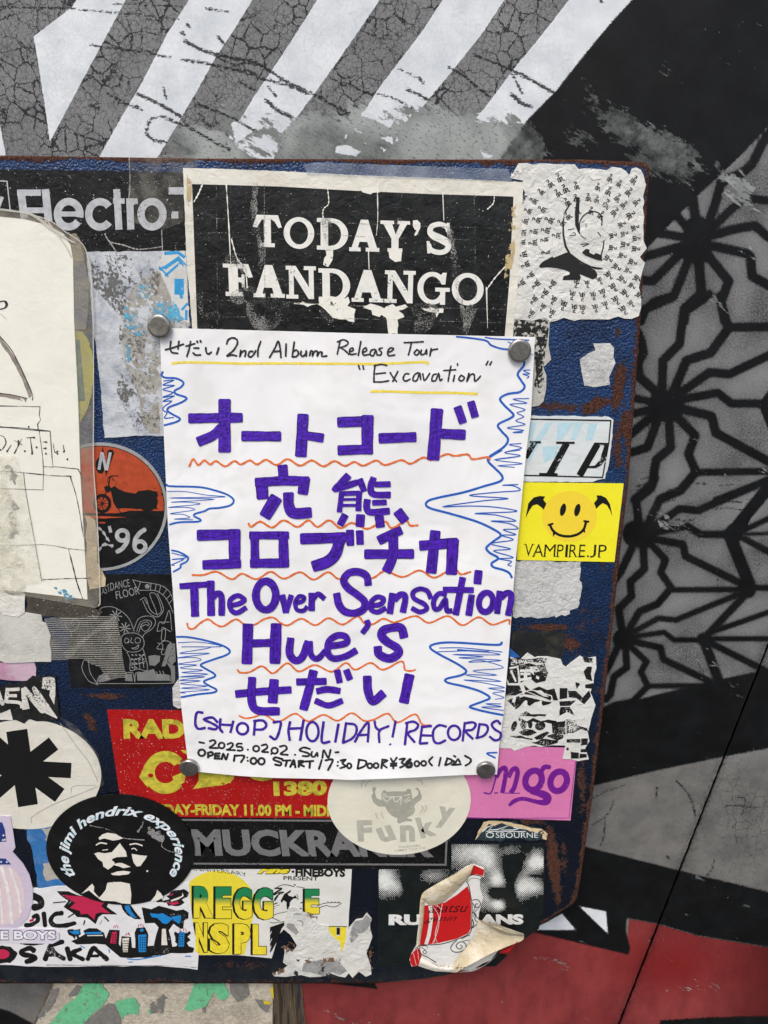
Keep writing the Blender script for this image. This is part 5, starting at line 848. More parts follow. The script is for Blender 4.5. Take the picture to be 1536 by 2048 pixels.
i.poly("150,570 200,480 240,440 300,420 280,450 250,470 265,500 330,520 360,490 380,540 330,545 290,570 275,600 275,640 240,700 225,640 230,590 185,560 165,600", 'RG', rough=5, step=18).poly("0,940 220,862 210,900 160,960 100,1130 30,1260 0,1300", 'RG').poly("655,655 680,700 660,740 590,750 650,730", 'RG')
for x in (808, 860, 910, 958): i.poly(ell(x, 586, 9, 7, 0, 330, 8), 'RG')
i.done(); Ink(s, 'white_streaks', W1, 2).stroke("0,1040 20,1000", 10, 'RG').stroke("0,1160 25,1100", 8, 'RG').stroke("0,1250 15,1200", 8, 'RG').done()
m = paper('torn_grey_backing', 'cfcfc8', .6, .08, .3, (.45, .33, .18, 1), .8, 130, .3, col2='bdbdb8', dscale=50)
s = S('torn_backing', "215,870 260,660 330,650 450,720 540,750 560,790 660,860 690,900 810,920 830,1000 950,1150 985,1300 1060,1200 1100,1100 1100,950 1200,840 1300,820 1350,740 1430,820 1400,900 1420,960 1418,1600 1330,1640 1240,1560 1160,1640 1100,1580 1050,1640 960,1630 860,1590 700,1640 60,1625 30,1580 150,1530 250,1480 180,1430 210,1300 215,1180 300,1280 360,1200 340,1080 290,1010 220,950", 'RG', 1.8, m, "torn whitish sticker backing over the lower right of the reggae sticker", 'residue', rough=9, step=22, thick=.0004)
i = Ink(s, 'grey_fibres', inkm('grey_felt', '8e8e8b', .8, .3, 350, .25), 0); i.poly("1110,1000 1180,860 1300,830 1350,760 1425,830 1370,980 1250,1040 1130,1160 1100,1100", 'RG', rough=8, step=18).poly("240,880 320,900 380,1000 350,1060 230,940", 'RG', rough=8, step=18).poly("480,1470 700,1380 960,1420 1080,1560 980,1600 860,1560 760,1600 560,1600 460,1560", 'RG', rough=14, step=22).done()
i = Ink(s, 'rust_stain', inkm('rust_brown_stain', '6b5038', .8, .66, 350, .3), 1); i.poly("480,1380 760,1360 1100,1380 1040,1420 780,1420 740,1500 760,1620 680,1600 700,1450 500,1440", 'RG', rough=14, step=20).poly("215,1180 350,1180 360,1230 290,1290 230,1250", 'RG', rough=8).poly("30,1570 200,1500 120,1610", 'RG', rough=6).poly("1380,980 1418,980 1415,1590 1385,1580", 'RG', rough=4).poly("330,640 560,740 660,780 650,860 560,800 400,700", 'RG', rough=7).done()
i = Ink(s, 'dark_holes', inkm('hole_dark', '232326', .8, .2, 500), 2); i.poly("365,1380 410,1390 400,1420 370,1410", 'RG', rough=6).poly("350,1550 385,1560 390,1620 360,1630", 'RG', rough=8).poly("720,1500 760,1480 750,1560 720,1550", 'RG', rough=8).poly("780,1590 860,1580 950,1640 800,1650", 'RG', rough=8, step=15).stroke("330,760 380,750 440,765", 6, 'RG').stroke("380,850 430,850 460,880 450,920", 6, 'RG').done()

# halftone sticker
s = S('halftone_sticker', "65,240 660,238 675,30 1440,32 1455,50 1450,400 1440,600 1400,740 1290,815 1200,860 1120,980 1040,1050 60,1050", 'RU', 1, paper('dark_green_black_vinyl', '0f1615', .3, .15, .15, (.05, .06, .06, 1), .2, 100, .5), "dark sticker with a halftone photo and white capitals RU and ANS", sd=6)
rg = random.Random(9)
def lum(x, y):
    v = 0
    for cx, cy, sx, sy, a in ((110, 330, 110, 120, 1.1), (230, 400, 60, 60, .5), (520, 300, 110, 60, .5), (760, 120, 130, 130, .62), (930, 90, 120, 70, .7), (980, 190, 100, 80, .75), (1060, 330, 70, 80, 1.0), (1070, 540, 60, 50, 1.0), (960, 500, 80, 90, .55), (900, 380, 80, 100, .45), (1390, 190, 90, 60, 1.1), (1290, 330, 100, 110, .6), (1380, 400, 80, 60, .6), (1240, 420, 70, 80, .55), (1180, 90, 80, 50, .4), (1390, 110, 60, 50, .4)): v += a * math.exp(-((x - cx) / sx)**2 - ((y - cy) / sy)**2)
    for cx, cy, sx, sy, a in ((1050, 440, 55, 40, 1.2), (1170, 260, 60, 70, .8), (1200, 180, 60, 60, .5), (1170, 480, 40, 120, .8), (320, 330, 50, 140, .7), (1350, 300, 60, 14, .4)): v -= a * math.exp(-((x - cx) / sx)**2 - ((y - cy) / sy)**2)
    return v
i = Ink(s, 'halftone_dots', inkm('halftone_white', 'd8dad5', .45), 0); st = 18.0; SP = np.array([[66, 244], [660, 242], [676, 36], [1442, 38], [1444, 560], [1150, 620], [66, 600]], float)
for r in range(66):
    for c in range(80):
        x = 60 + c * st + (r % 2) * st / 2; y = 40 + r * st * .5
        ok = (y > 244 or x > 680) and x > 72 and x < 1438 and y < 600 - (0 if x > 800 else 90)
        if not ok: continue
        v = lum(x, y) + rg.uniform(-.08, .08)
        if v < .18: continue
        rr = min(10.5, 1.0 + 7.6 * v); i.poly([(x + rr * math.cos(a), y + rr * math.sin(a)) for a in (0, 1.05, 2.09, 3.14, 4.19, 5.24)], 'RU')
do = i.done(gap=None); do['kind'] = 'stuff'
i = Ink(s, 'lettering', inkm('bright_white', 'd9dad6', .4), 1); i.text("RU", [(155, 708), (435, 706), (435, 618), (155, 618)], 'RU', bold=.06).text("ANS", [(905, 704), (1275, 702), (1275, 616), (905, 618)], 'RU', bold=.06).done()

# small metallic sticker
s = S('metallic_sticker', "880,515 905,480 930,410 1000,405 1080,412 1150,430 1220,440 1262,450 1290,475 1288,512 1100,508 1000,515", 'B6', 1.2, paper('dark_foil', '24343a', .2, .2, .3, (.02, .02, .02, 1), .5, 260, .8, speck=.3), "small torn dark foil sticker reading OSBOURNE above the halftone sticker", rough=3, step=10)
i = Ink(s, 'lettering', inkm('foil_silver', 'd3d8d6', .25, .1, 900), 0); i.text("SBOURNE", [(1000, 500), (1242, 500), (1240, 470), (1000, 468)], 'B6', bold=.0).ring(967, 483, 20, 14, 6, 'B6').stroke("925,465 950,440 990,425 960,455 1010,452 1070,430 1030,455 1100,455 1150,440", 6, 'B6', sm=False).stroke("945,462 1170,464", 5, 'B6').stroke("1100,440 1170,450 1200,462", 5, 'B6').done()
Ink(s, 'torn_edge', inkm('rusty_paper_edge', 'c9b48e', .7, .25, 500, .2), 1).poly("930,408 1000,403 1080,408 1150,428 1262,448 1292,475 1288,512 1262,505 1265,480 1200,462 1130,440 1060,425 960,420 900,500 882,512", 'B6', rough=3, step=10).done()

# peeling red sticker
WH = paper('white_sticker_face', 'd9d8d4', .4, .04, .15, (.4, .35, .3, 1), .5, 150)
s = S('peeling_sticker', "418,520 450,440 560,370 860,205 950,242 945,300 915,320 912,400 940,480 905,600 900,665 880,780 960,860 1060,920 1000,1000 850,1075 700,1090 560,1050 440,1000 400,1045 345,1050 330,1000 345,950 385,880", 'RU', 3.2, WH, "peeling red and white sticker curling off the board's bottom right corner", rough=1.5, step=18, thick=.0012)
i = Ink(s, 'red_field', inkm('poster_red', 'bb1a1c', .35, .02, 700, .05), 0); i.poly("450,545 620,520 720,455 812,382 832,450 842,560 835,740 815,775 720,820 560,858 415,872 425,780 440,660", 'RU').poly("862,208 948,246 940,300 880,284 826,290", 'RU').poly("335,960 375,912 412,895 430,960 405,1043 350,1048 332,1010", 'RU').done()
i = Ink(s, 'white_stripes', W1, 1); i.stroke("500,545 508,640 490,780 465,868", 30, 'RU', cap=0).many("600,530 580,640 560,760 520,858|4;540,540 590,580 560,700 535,850|3;520,545 570,640 540,780 560,858|3;420,790 440,660|3;360,940 385,1040|3;395,905 405,1000|3", 4, 'RU').done()
i = Ink(s, 'script_lettering', inkm('maroon_ink', '3a0c10', .4), 1); i.text("asatsu", [(485, 606), (815, 598), (815, 535), (480, 545)], 'RU', bold=.0, shear=.45).text("genin", [(448, 695), (715, 688), (725, 622), (455, 635)], 'RU', bold=.0, shear=.45).done()
i = Ink(s, 'black_swirls', K1, 1)
i.many("800,345 820,380 835,460 848,560 842,700 830,770 740,818 600,862 460,872 405,880 395,905 430,950 480,975 550,1018|7;805,345 815,310 850,290 900,295 935,310|7;815,345 840,320 890,318 915,335|4;850,500 890,495 915,520 910,550 880,560 875,535 895,530|7;848,520 870,560 860,600 885,640 900,650|6;850,600 880,620 870,660 895,690 850,730|7;850,660 860,700 840,740|9;905,560 870,600 860,640|5;720,835 690,860 670,900 700,930 760,925 800,890 780,850 740,850 715,880 740,905 765,890 750,870|7;760,820 800,800 830,790|6;770,840 830,830|5;405,885 440,900 470,930 450,945 440,925 465,910|5;430,880 470,880 480,900|4", 6, 'RU').done()
BG = paper('beige_sticker_back', 'c3b698', .5, .10, .35, (.2, .17, .1, 1), 1.0, 120, .4, col2='d5ccb6')
bd0 = depth(3.2)
curl('curled_back', s, "425,470 450,430 560,362 700,285 862,195", "440,500 500,540 600,520 720,420 830,300", 'RU', bd0 + .0003, .0016, .0002, BG, lab='beige back of the sticker rolled over its top edge')
curl('curled_back', s, "432,445 415,520 412,640 402,760 385,880 372,905", "452,520 448,600 440,690 425,790 412,870 385,900", 'RU', bd0 + .0003, .0008, .0001, BG)
curl('curled_back', s, "425,975 520,1020 600,1045 690,1040", "400,1045 520,1085 620,1095 715,1100", 'RU', bd0 + .0003, .0002, .0014, paper('pale_sticker_back', 'dcd6c8', .45, .06, .2, bump=.8), lab='pale rolled bottom edge')
curl('loose_flap', s, "690,1045 740,960 820,868 868,790 880,740 900,662", "715,1100 860,1020 1000,945 1150,880 1268,832 1278,780", 'RU', bd0 + .001, .001, .009, BG, lab='large loose beige flap folded over', arc=False)
curl('flap_edge', s, "900,662 960,680 1050,700 1150,735 1278,778", "905,668 960,700 1060,760 1160,790 1278,800", 'RU', bd0 + .0045, .0045, .0045, BG)
curl('flap_front', s, "715,1102 860,1070 950,1040 1060,950 1100,905", "760,1098 860,1090 940,1050 1010,1000 1090,920", 'RU', bd0 + .001, .0015, .005, WH)
S_ = curl('flap_front', s, "1060,945 1100,900 1180,865 1230,838", "1060,940 1110,945 1165,940 1225,845", 'RU', bd0 + .001, .002, .006, inkm('poster_red_back', 'b02022', .35))

# small scraps beside the flyer
S('folded_scrap', "1325,905 1372,838 1400,850 1400,1060 1365,1062 1330,1040", 'L2', 3, paper('silver_scrap', 'c9c9c6', .4, .05, .1, bump=.8), "small folded white scrap poking out from the flyer's lower left edge", 'paper scrap', rough=1, thick=.001)
S('blue_sliver', "1000,1290 1022,1298 1040,1314 1000,1318", 'O', 1, paper('bright_blue_vinyl', '2560a8', .35), "bright blue sliver of sticker at the flyer's lower right edge", thick=.0004)

# ------------------------------------------------------------------ the hand-lettered flyer
FD = BOARD + .0038
def flyd(px, py):
    px = np.asarray(px, float); py = np.asarray(py, float)
    u = np.clip((px - 375) / 618, -.1, 1.1); lo = np.clip((py - 1330) / 230, 0, 1)
    b = .0045 * lo**2 * np.sin(math.pi * np.clip(u, 0, 1))**1.2 + .0016 * lo * np.sin(u * 9 + py / 60) * np.sin(math.pi * np.clip(u, 0, 1))
    m = np.clip((py - 675) / 880, 0, 1); b = b + .0012 * np.sin(math.pi * m) * (.5 + .5 * np.cos((u - .1) * 5)) + .0004 * np.sin(px / 90 + py / 130)
    return FD + b
def flyer_mat():
    n = N('flyer_paper'); c = n.mix(n.rng(n.noise(25, 4), .35, .65), lin('e9eaea'), lin('eeeeed'))
    gh = n.noise(55, 3, .5, off=(7, 7, 7)); c = n.mix(n.rng(gh, .50, .64, 0, .4), c, lin('dddcd5'))
    n1 = n.bump(n.noise(13, 3, .5, .6), .6, .006); n1 = n.bump(n.noise(45, 4), .2, .0015, n1); n.bump(n.noise(3500, 2), .08, .0001, n1)
    n.b.inputs['Subsurface Weight'].default_value = 0; return n.fin(c, .42, .35)
Lx = pts("320,657 320,677 327,854 329,900 336,1056 346,1186 352,1274 363,1417 375,1517 378,1542"); Rx = pts("1070,674 1062,830 1052,900 1052,901 1029,1147 1020,1274 1008,1420 998,1496 994,1549")
Rx = pts("1070,674 1062,830 1053,900 1029,1147 1020,1274 1008,1420 998,1496 994,1549")
def flyer():
    m, k = 70, 90; s = np.linspace(0, 1, m); t = np.linspace(0, 1, k)
    TOP = pts("320,656 339,656 700,666 1070,674"); BOT = pts("378,1542 399,1544 481,1552 551,1556 660,1558 702,1560 808,1556 927,1550 994,1549")
    tx = np.stack([np.interp(s, (TOP[:, 0] - 320) / 750, TOP[:, j]) for j in (0, 1)], -1); bx = np.stack([np.interp(s, (BOT[:, 0] - 378) / 616, BOT[:, j]) for j in (0, 1)], -1)
    G = np.zeros((k, m, 2))
    for i, tt in enumerate(t):
        yl = 656 + tt * 886; yr = 674 + tt * 875; xl = np.interp(yl, Lx[:, 1], Lx[:, 0]); xr = np.interp(yr, Rx[:, 1], Rx[:, 0])
        yy = (tx[:, 1] - (656 + 18 * s)) * (1 - tt) + (bx[:, 1] - (1542 + 7 * s)) * tt**6 + yl * (1 - s) + yr * s
        G[i] = np.stack([xl * (1 - s) + xr * s, yy], -1)
    x, y = G[..., 0].ravel(), G[..., 1].ravel(); V = P(x, y, flyd(x, y)); idx = np.arange(len(x)).reshape(k, m)
    F = orient([tuple(f) for f in np.stack([idx[:-1, :-1], idx[1:, :-1], idx[1:, 1:], idx[:-1, 1:]], -1).reshape(-1, 4)], V)
    loop = np.r_[idx[0, :], idx[1:, -1], idx[-1, -2::-1], idx[-2:0:-1, 0]]; T0 = V[loop].copy(); B = V[loop].copy(); B[:, 1] += .00015; nb = len(V); L_ = len(loop); q = np.arange(L_); q2 = (q + 1) % L_
    Bk = V.copy(); Bk[:, 1] += .00015; o = nb + 2 * L_
    return mesh_obj('flyer', np.vstack([V, T0, B, Bk]), F + np.stack([nb + q, nb + q2, nb + L_ + q2, nb + L_ + q], -1).tolist() + [tuple(o + i for i in reversed(f)) for f in F], flyer_mat(), None, None, True)
fl = flyer(); tag(fl, 'white hand-lettered concert flyer in purple marker held by four magnets', 'flyer'); fl['_layer'] = 8
def FI(name, mat, lvl, seed=1): return Ink(fl, name, mat, lvl, 8, flyd, seed)
ORM = marker('orange_marker', 'cf5a1e', 'e87a35', .5); BLM = marker('blue_marker', '0f46a0', '1c63c4', .5); YEM = marker('yellow_marker', 'e3c93a', 'f0dc55', .5)
BKM = marker('black_marker', '101216', '24262c', .5); PUM = marker('purple_marker', '16044a', '5320bd', .22, .9); PTM = marker('purple_pen', '2a1170', '4b22a8', .4)
i = FI('yellow_underline', YEM, 0); i.stroke("168,412 260,402 480,405 700,411 1000,410 1300,412 1459,412 1600,413 1760,414 1960,405 2115,400 2135,418", 19, 'ZA', cap=.1, wob=.06).stroke("235,625 400,626 630,634 860,636 1058,645", 20, 'ZB', cap=.1, wob=.06).done()
i = FI('orange_wave', ORM, 1)
i.stroke("225,125 245,80 262,75 295,115 340,80 385,110 430,85 500,125 570,85 620,110 690,80 745,110 815,75 895,115 980,70 1075,120 1165,80 1255,125 1340,85 1420,122 1492,92 1562,120 1660,80 1730,115 1852,78 1925,105 2020,58 2090,76 2200,32 2262,45 2362,34 2402,70 2510,55 2535,75", 16, 'ZC', wob=.12, n=7)
i.stroke("680,565 700,590 770,550 860,595 950,540 1055,590 1140,540 1210,590 1300,540 1385,600 1472,560 1582,605 1652,580 1732,550 1782,600 1887,545 1922,580 1980,578", 16, 'ZC', wob=.12, n=7)
i.stroke("248,960 330,960 435,935 550,992 630,950 740,992 850,935 950,988 1075,938 1180,995 1290,938 1375,990 1480,940 1622,985 1727,930 1862,975 1992,925 2102,980 2202,935 2272,920 2312,955 2387,935", 15, 'ZC', wob=.12, n=7)
i.stroke("145,285 160,325 200,330 260,280 325,250 385,290 450,310 560,250 630,290 720,295 800,250 880,235 950,285 1010,300 1120,245 1240,300 1350,240 1450,290 1500,285 1602,225 1660,285 1735,290 1818,245 1900,275 1940,270 2096,222 2210,280 2370,222 2496,300 2634,232 2750,295 2886,254 2896,294", 16, 'ZE', wob=.12, n=7)
i.stroke("575,680 600,705 680,700 785,650 880,710 1000,625 1100,695 1235,640 1380,697 1500,622 1580,680 1712,622 1818,680 1975,608 2006,680 2060,690 2092,680", 16, 'ZE', wob=.12, n=7)
i.stroke("590,1075 650,1095 730,1080 800,1060 900,1120 960,1110 1070,1055 1180,1120 1310,1065 1430,1115 1550,1050 1655,1115 1740,1105 1858,1055 1940,1130 2090,1060 2150,1145 2220,1155", 15, 'ZE', wob=.12, n=7); i.done()
i = FI('blue_doodle', BLM, 0)
i.many("895,205 1000,215 1120,235 1160,270 1230,295 1300,305|15;1115,210 1200,222 1450,232|11;1290,245 1320,258|8;1460,335 1485,345|5;1415,395 1410,430 1365,490 1390,540 1418,590 1380,630 1290,645 1230,680 1260,730 1330,800 1310,830 1215,880 1240,930 1290,990 1260,1050 1150,1125 1135,1155|18;1460,460 1410,465 1455,490 1405,492 1450,510 1435,525|8;1450,680 1330,685 1435,715 1305,725 1420,765 1360,790 1410,820 1350,850 1420,880 1285,905 1410,925 1330,940 1400,942|8;1390,1025 1300,1035 1395,1060 1265,1095 1385,1120 1185,1150|8", 10, 'ZB')
i.many("1240,0 1150,55 1140,90 1190,140 1245,200 1230,240 1100,280 950,325 760,365 680,390 660,420 700,450 850,490 1050,550 1180,610 1235,655 1180,700 1125,750 1150,790 1215,830 1165,870 1180,900 1250,920 1300,945 1320,980|18;1385,0 1265,20 1380,45 1190,75 1400,105 1215,120 1340,133|7;1365,265 1250,270 1330,275 1380,310 1200,325 995,350 1290,372 1100,390 790,435 1000,430 1200,440 1355,472 1040,487 1200,500 1350,545 1160,545 1300,565 1365,605 1255,612 1350,650 1240,655 1330,690 1160,720 1310,760 1180,775 1330,825 1220,835 1315,855 1290,880 1315,892|9", 10, 'ZD')
i.many("98,475 88,500 120,520 200,525 255,555 240,590 190,620 200,645 280,675 240,710 150,745 135,775 180,805 230,835 200,860 110,885|16;105,545 180,540 100,575 185,580 100,610 175,635 98,670 185,660 100,700 165,700 110,740 100,770 130,790 112,830 180,825|9", 10, 'ZA')
i.many("50,265 80,278 300,285 420,310 520,345 565,385 540,425 450,445 380,450 340,470 270,490 265,510 310,535 290,550 150,555 75,572|15;55,318 200,320 350,345 495,360 70,368 420,378 90,400 200,400 305,415 65,440 200,440 262,460 80,488 180,495 225,520 110,530 250,535|6;90,770 150,785 215,825 200,860 160,880 155,905 102,935|14;90,790 205,825 92,840 180,840 92,880 110,885|8", 10, 'ZC')
i.many("58,400 150,402 300,430 450,475 510,520 480,555 380,590 265,635 300,670 370,710 380,740 290,780 340,820 395,850 370,875 240,890 96,915|17;70,450 250,445 440,482 100,485 350,490 80,540 340,540 68,578 200,575 260,600 70,632 230,640 85,665 280,685 100,705 325,718 82,742 300,740 82,770 260,775 88,800 320,820 92,838 340,850 100,872 130,880|7", 10, 'ZE')
i.many("1310,545 1260,565 900,545 760,560 730,590 800,640 950,720 1020,775 980,810 860,840 870,870 1000,900 1130,940 1210,990 1160,1020 1055,1060 1080,1080 1200,1110 1315,1132|18;805,590 1000,590 1310,622|8;950,605 1200,622|13;790,620 1100,615 1290,645 910,642 1160,660 960,670 1305,690 1045,705 1140,690 1320,750 1075,775 1270,810 1015,808 1305,860 1005,848 1150,870 1330,910 1200,915 1330,940 1235,955 1325,990 1255,1005|7;1300,1042 1180,1042 1305,1065 1145,1068 1320,1095|8", 10, 'ZF').stroke("1350,425 1270,432 1335,468", 14, 'ZH').done()
i = FI('black_handwriting', BKM, 1)
i.many("118,305 180,288 258,262;160,240 155,290 168,325 215,333;222,240 218,275 215,300;275,278 345,258;312,240 300,300 282,358;335,292 375,292;330,328 350,345 388,345;360,238 366,250;385,235 392,248;428,288 432,322 448,338 472,322;528,290 512,340;588,262 600,230 630,214 665,225 670,260 640,310 592,352 630,345 665,352;698,310 690,355 700,330 725,312 735,325 728,358;790,318 765,320 755,350 775,360 800,335 812,310;850,240 830,300 828,358;918,365 960,290 985,240 1000,300 1005,365;945,320 1000,315;1045,260 1042,355;1108,245 1092,358;1098,320 1125,308 1140,330 1125,355 1095,360;1160,315 1158,345 1175,355 1195,335 1200,315 1200,355;1225,352 1235,315 1250,320 1248,350 1262,320 1285,318 1285,350 1300,325 1320,325 1320,355 1358,352", 14.5, 'ZA', wob=.08)
i.many("0,240 -22,340;-22,245 25,228 60,245 50,270 0,290;10,290 40,312 70,342;75,320 100,310 95,290 75,305 80,340 125,335;160,240 140,350;178,325 205,310 195,290 175,310 180,345 225,340;270,300 240,310 232,340 255,350 275,310 285,345;325,290 300,300 318,325 310,345 290,345;370,325 395,315 410,295 385,292 365,320 375,350 420,345;492,250 560,248 640,243;548,255 538,300 525,345;590,303 570,330 590,345 610,320 590,303;625,305 622,340 650,335 665,305 665,340;700,295 690,350 705,310 750,298;142,425 152,455;175,425 182,455;270,420 262,480 260,548;262,430 310,418 360,425;275,490 350,482;258,552 320,552 375,543;385,480 410,520 435,550;445,470 405,548;530,490 500,492 485,530 505,545 540,530;600,480 570,500 560,540 590,540 612,485 620,535;635,488 650,540 690,485;740,490 715,500 705,540 735,540 757,488 768,540 785,530;852,430 838,500 830,548;795,465 890,458;880,500 870,548;903,410 903,425;930,500 912,530 935,545 955,520 932,500;990,485 975,548 1000,500 1030,495 1035,545 1060,530 1080,505;1138,392 1122,422;1165,395 1150,422", 13, 'ZB', wob=.08)
i.many("248,360 293,368;338,352 370,342 388,362 365,388 340,408 410,410;o440,388,25,24;490,378 525,365 535,388 505,418 490,425 555,428;612,372 575,375 572,400 605,400 620,420 605,432 575,430;662,423 666,425;o735,415,26,24;780,388 820,380 828,408 785,440 840,445;862,458 865,461;o892,432,27,25;935,398 980,390 995,418 945,460 1005,468;1065,466 1068,469;1195,418 1140,405 1108,430 1180,455 1180,478 1130,478;1212,440 1205,472 1230,485 1255,452 1260,482;1300,495 1312,430 1350,492 1370,425;1410,447 1440,445", 17, 'ZG', wob=.08)
i.many("o270,450,29,27;325,450 325,492;320,452 355,445 365,468 330,478;388,455 380,500;388,457 425,455;388,478 420,478;380,500 425,500;440,508 455,460 477,505 495,460;553,470 545,522;565,475 632,478 605,532;658,490 661,492;662,518 665,520;o712,520,25,26;o780,523,27,27;960,505 900,490 885,510 945,535 940,558 895,550;958,517 1030,515;1000,515 985,565;1025,572 1055,515 1070,575;1035,548 1068,550;1100,520 1098,572;1095,520 1140,525 1110,548 1145,567;1155,525 1225,520;1195,525 1190,580;1295,510 1270,590;1325,515 1388,512 1347,600", 18.5, 'ZG', wob=.08)
i.many("62,500 65,502;60,530 63,532;85,490 125,482 100,510 125,535 80,552;o155,532,17,20;235,480 222,555;230,482 290,495 282,532 222,558;o322,532,19,20;o372,530,20,20;425,480 415,552;420,482 462,490 425,515 460,547;490,470 512,500 540,465;512,500 512,555;490,515 540,512;490,532 538,530;560,480 605,475 580,505 605,525 565,547;650,480 618,510 625,540 655,535 655,510 620,515|25;o702,515,19,21;o757,512,20,19;830,460 800,495 825,530;895,465 880,532;950,470 930,525;945,470 985,485 975,510 930,528;1000,450 1015,460;1000,490 1005,512 988,525 1060,520;1030,480 1012,510;1035,475 1052,505;1090,450 1138,480 1128,510 1095,530", 16.5, 'ZH', wob=.08); i.done()
i = FI('purple_handwriting', PTM, 2)
i.many("280,108 228,110 215,200 240,245 300,238;405,190 360,150 290,165 350,195 400,225 385,250 325,240;430,160 425,240 450,278;540,180 515,278;440,210 530,215;o618,245,48,48;725,180 715,300;712,180 790,175 822,215 790,250 725,252;880,190 945,195 905,330 850,308;1025,185 1010,260 1022,345;1140,170 1110,345;1020,245 1130,240;o1215,270,52,82;1310,185 1295,355 1365,355;1437,205 1410,360", 22, 'ZG', cap=.2, wob=.06)
i.many("130,182 105,345;130,190 200,200 215,250 180,310 100,348;200,340 250,250 310,185 305,340;220,285 315,280;360,170 370,220 405,250;475,210 400,250 398,345;530,170 505,300;485,357 487,360;625,180 605,362;610,188 670,175 712,200 690,240 630,270 685,342;745,210 725,350;745,218 820,210;740,285 820,288;725,352 790,348;940,215 880,205 835,250 840,330 880,350 935,325;o1003,265,50,58;1090,180 1072,332;1085,190 1150,180 1178,200 1150,240 1095,252 1155,315;1210,190 1188,310;1205,195 1265,205 1275,245 1240,290 1180,308;1378,195 1350,168 1308,195 1330,235 1380,270 1370,315 1330,325 1290,295", 20, 'ZH', cap=.2, wob=.06); i.done()
i = FI('purple_marker_lettering', PUM, 3); Pk = dict(sm=False, cap=.1, wob=.035)
def PM(fr, txt, sm=False):
    for q in txt.split(';'):
        a, b = q.split('|'); i.stroke(pts(a, fr) if not sm else smooth(pts(a, fr), 8), float(b) / FR[fr][2], 'O', sm=False, cap=.1, wob=.035)
def dens(q, fr, wd): i.stroke(smooth(pts(q, fr), 8), wd / FR[fr][2], 'O', sm=False, cap=.1, wob=.03)
def LN(fr, txt):      # straight marker bars, sampled along their length
    for q in txt.split(';'):
        a, b = q.split('|'); p = pts(a, fr); r = []
        for u, v in zip(p[:-1], p[1:]): k = max(2, int(np.hypot(*(v - u)) / 5)); r.append(u + (v - u) * np.linspace(0, 1, k, endpoint=False)[:, None])
        i.stroke(np.vstack(r + [p[-1:]]), float(b) / FR[fr][2], 'O', sm=False, cap=.1, wob=.03)
LN('ZA', "300,832 520,828 705,826|76;572,692 572,1085|94;708,968 1000,970|78;1175,805 1158,1120|88;1205,965 1328,983|70"); dens("545,905 480,965 370,1012", 'ZA', 76)
LN('ZB', "-15,862 250,852|80;212,815 208,1100|92;-12,1078 240,1068|76;303,985 580,975|78;745,765 730,960 715,1145|95;782,950 958,958|80;903,745 945,865|64;1005,705 1038,820|60")
LN('ZC', "940,120 948,212|80;778,235 788,370|92;735,250 940,235 1140,238|74;1112,215 1095,335|84;893,365 805,510|98;290,655 600,648|84;572,615 572,890|90;332,882 615,872|76;690,656 985,655|62;697,870 985,868|72;725,632 730,900|66;945,632 952,895|76;1083,682 1420,672|84;1458,618 1462,730|62"); dens("985,332 990,430 1030,485 1158,480", 'ZC', 84); dens("1382,690 1345,800 1280,860 1175,895", 'ZC', 90)
LN('ZD', "65,195 0,265|60;150,225 185,315|52;12,330 -5,475|42;0,335 152,330|38;148,320 140,465|46;20,380 140,378|22;15,425 140,424|24;270,265 385,262|46;250,405 355,402|44;40,498 0,575|56;158,500 152,585|70;300,510 310,590|70;442,470 500,545|76;150,622 155,722|60;298,695 380,655 470,615|72;192,800 562,798|74;733,625 700,940|82;615,735 900,712|80;868,690 855,950|90;1065,928 1055,1025|62"); dens("0,262 -35,300 60,272 130,248", 'ZD', 50); dens("258,212 235,290 260,340 385,345", 'ZD', 52); dens("210,382 205,440 235,478 378,468", 'ZD', 54); dens("408,670 408,800 382,880 355,932", 'ZD', 76)
LN('ZE', "85,-32 352,-50|54;205,-50 213,222|70;345,-75 350,215|66;955,45 990,190|56;1035,45 990,190|46;1208,28 1208,175|56"); dens("355,70 400,32 438,55 440,215", 'ZE', 56); dens("525,132 600,112 632,80 575,48 512,90 518,165 570,195 650,150", 'ZE', 44); i.stroke(ell(531.5, 1191, 20, 28.5, 0, 366, 46), 15.5, 'O', sm=False, cap=0, wob=.04); dens("1080,112 1130,95 1142,62 1100,55 1068,110 1085,170 1140,175 1170,140", 'ZE', 38); dens("1215,85 1262,35 1318,75", 'ZE', 46)
dens("228,82 215,10 150,-25 70,-15 30,45 65,105 140,160 198,215 190,275 120,308 40,295 -8,240 -28,150", 'ZF', 62); dens("258,250 330,235 350,192 300,178 255,215 248,275 300,300 370,268", 'ZF', 42); LN('ZF', "425,150 402,310|56;1065,162 1040,325|56;992,22 935,320|56;835,118 1078,122|50;1292,132 1270,310|52"); dens("440,200 490,158 528,180 508,300", 'ZF', 52)
dens("735,190 705,130 645,112 592,140 600,190 680,235 700,275 645,298 580,268", 'ZF', 40); dens("860,160 800,150 758,210 765,272 805,268 850,200 858,250 868,290 905,288", 'ZF', 42); i.stroke(ell(972, 1204.5, 14, 19.5, 0, 366, 36, 10), 12.5, 'O', sm=False, cap=0, wob=.04); dens("1300,185 1350,145 1385,175 1358,325", 'ZF', 52)
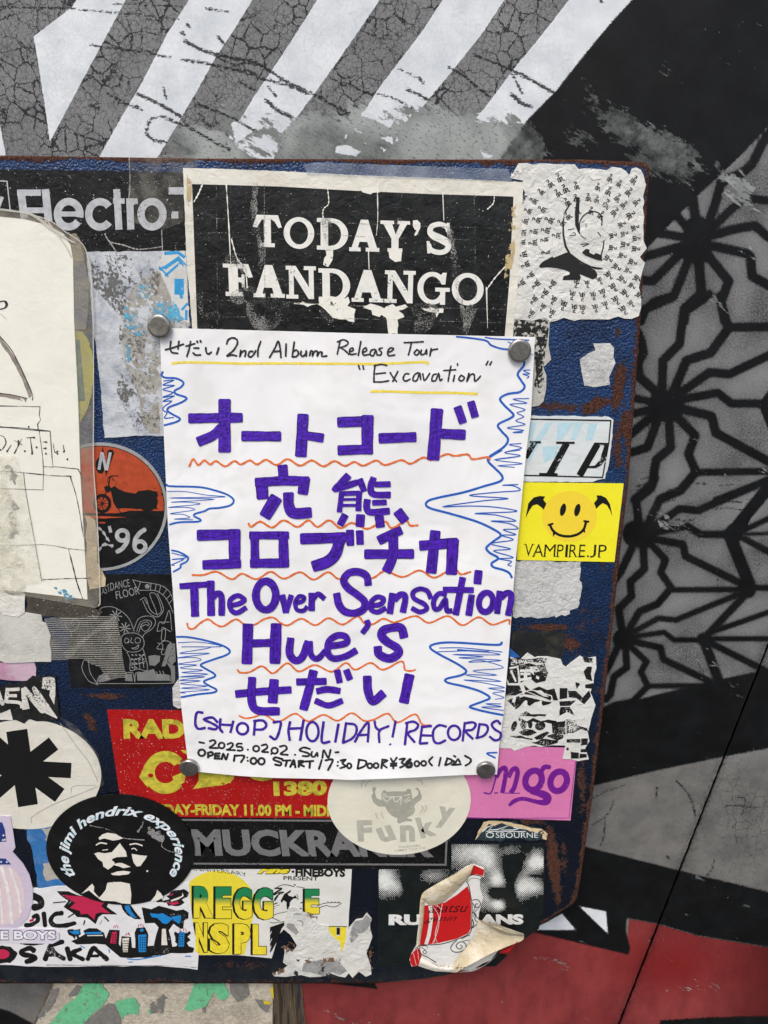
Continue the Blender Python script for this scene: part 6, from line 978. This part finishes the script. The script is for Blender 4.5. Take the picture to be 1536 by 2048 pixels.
LN('ZE', "665,295 655,625|90;905,292 895,622|96;700,456 870,450|70;562,888 800,865 1030,852|66;888,768 875,960|84;1082,785 1330,780|62;1425,685 1448,790|58"); dens("1030,412 1020,540 1070,602 1130,570 1180,440", 'ZE', 66); dens("1192,440 1205,555 1260,585 1325,520", 'ZE', 52); dens("1345,482 1500,455 1500,400 1430,388 1355,440 1348,540 1400,585 1500,565 1590,515", 'ZE', 58); dens("700,748 697,950 750,1028 930,1035", 'ZE', 72); dens("1225,690 1185,850 1138,1020", 'ZE', 76); dens("1252,865 1340,848 1450,862", 'ZE', 58); dens("1240,945 1350,985 1470,945", 'ZE', 54)
dens("215,368 225,405 180,470", 'ZF', 46); dens("518,505 495,430 430,425 355,445 335,490 380,540 460,590 472,635 400,675 315,640 305,580", 'ZF', 70); LN('ZF', "50,768 80,845|55;562,808 515,1030|82"); dens("220,820 225,930 265,1020 352,955", 'ZF', 70)
i.done()

# ------------------------------------------------------------------ the four magnets
def magnet_mat():
    n = N('dull_nickel'); c = n.mix(n.rng(n.noise(160, 5, .6), .35, .65), (.30, .287, .265, 1), (.45, .435, .40, 1)); c = n.mix(n.rng(n.noise(900, 4), .62, .75), c, (.25, .23, .2, 1))
    n.bump(n.noise(500, 5), .12, .0004); return n.fin(c, n.rng(n.noise(220, 4), .3, .7, .22, .36), .5, metal=.95)
MG = magnet_mat(); prof = [(0, .0030), (.0050, .0030), (.0058, .00293), (.0063, .0026), (.0065, .0020), (.0065, .0004), (.0062, 0)]
Vv, Fv = [], []; NS = 64
for r, h in prof[1:]:
    for k in range(NS): a = 2 * math.pi * k / NS; Vv.append((r * math.cos(a), -h, r * math.sin(a)))
for j in range(len(prof) - 2):
    for k in range(NS): k2 = (k + 1) % NS; Fv.append((j * NS + k, (j + 1) * NS + k, (j + 1) * NS + k2, j * NS + k2))
Fv.append(tuple(range(NS)))
mm = bpy.data.meshes.new('magnet'); mm.from_pydata(Vv, [], Fv); mm.materials.append(MG); mm.shade_smooth()
for p in mm.polygons:
    if len(p.vertices) > 4: p.use_smooth = False
labs = ["round steel magnet at the flyer's top left corner, overlapping the faded sticker", "round steel magnet over the blue doodle at the flyer's top right corner",
        "round steel magnet at the flyer's lower left corner, over the red radio sticker", "round steel magnet at the flyer's lower right corner beside the pink sticker"]
for lab, (px, py) in zip(labs, ((317, 653), (1040, 702), (377, 1538), (972, 1543))):
    o = bpy.data.objects.new('magnet', mm); COL.objects.link(o); d = float(flyd(px, py)) + .0001
    c = P(px, py, d + .0030); o.location = (c[0], -d, c[2]); tag(o, lab, 'magnet', 'magnets holding the flyer')
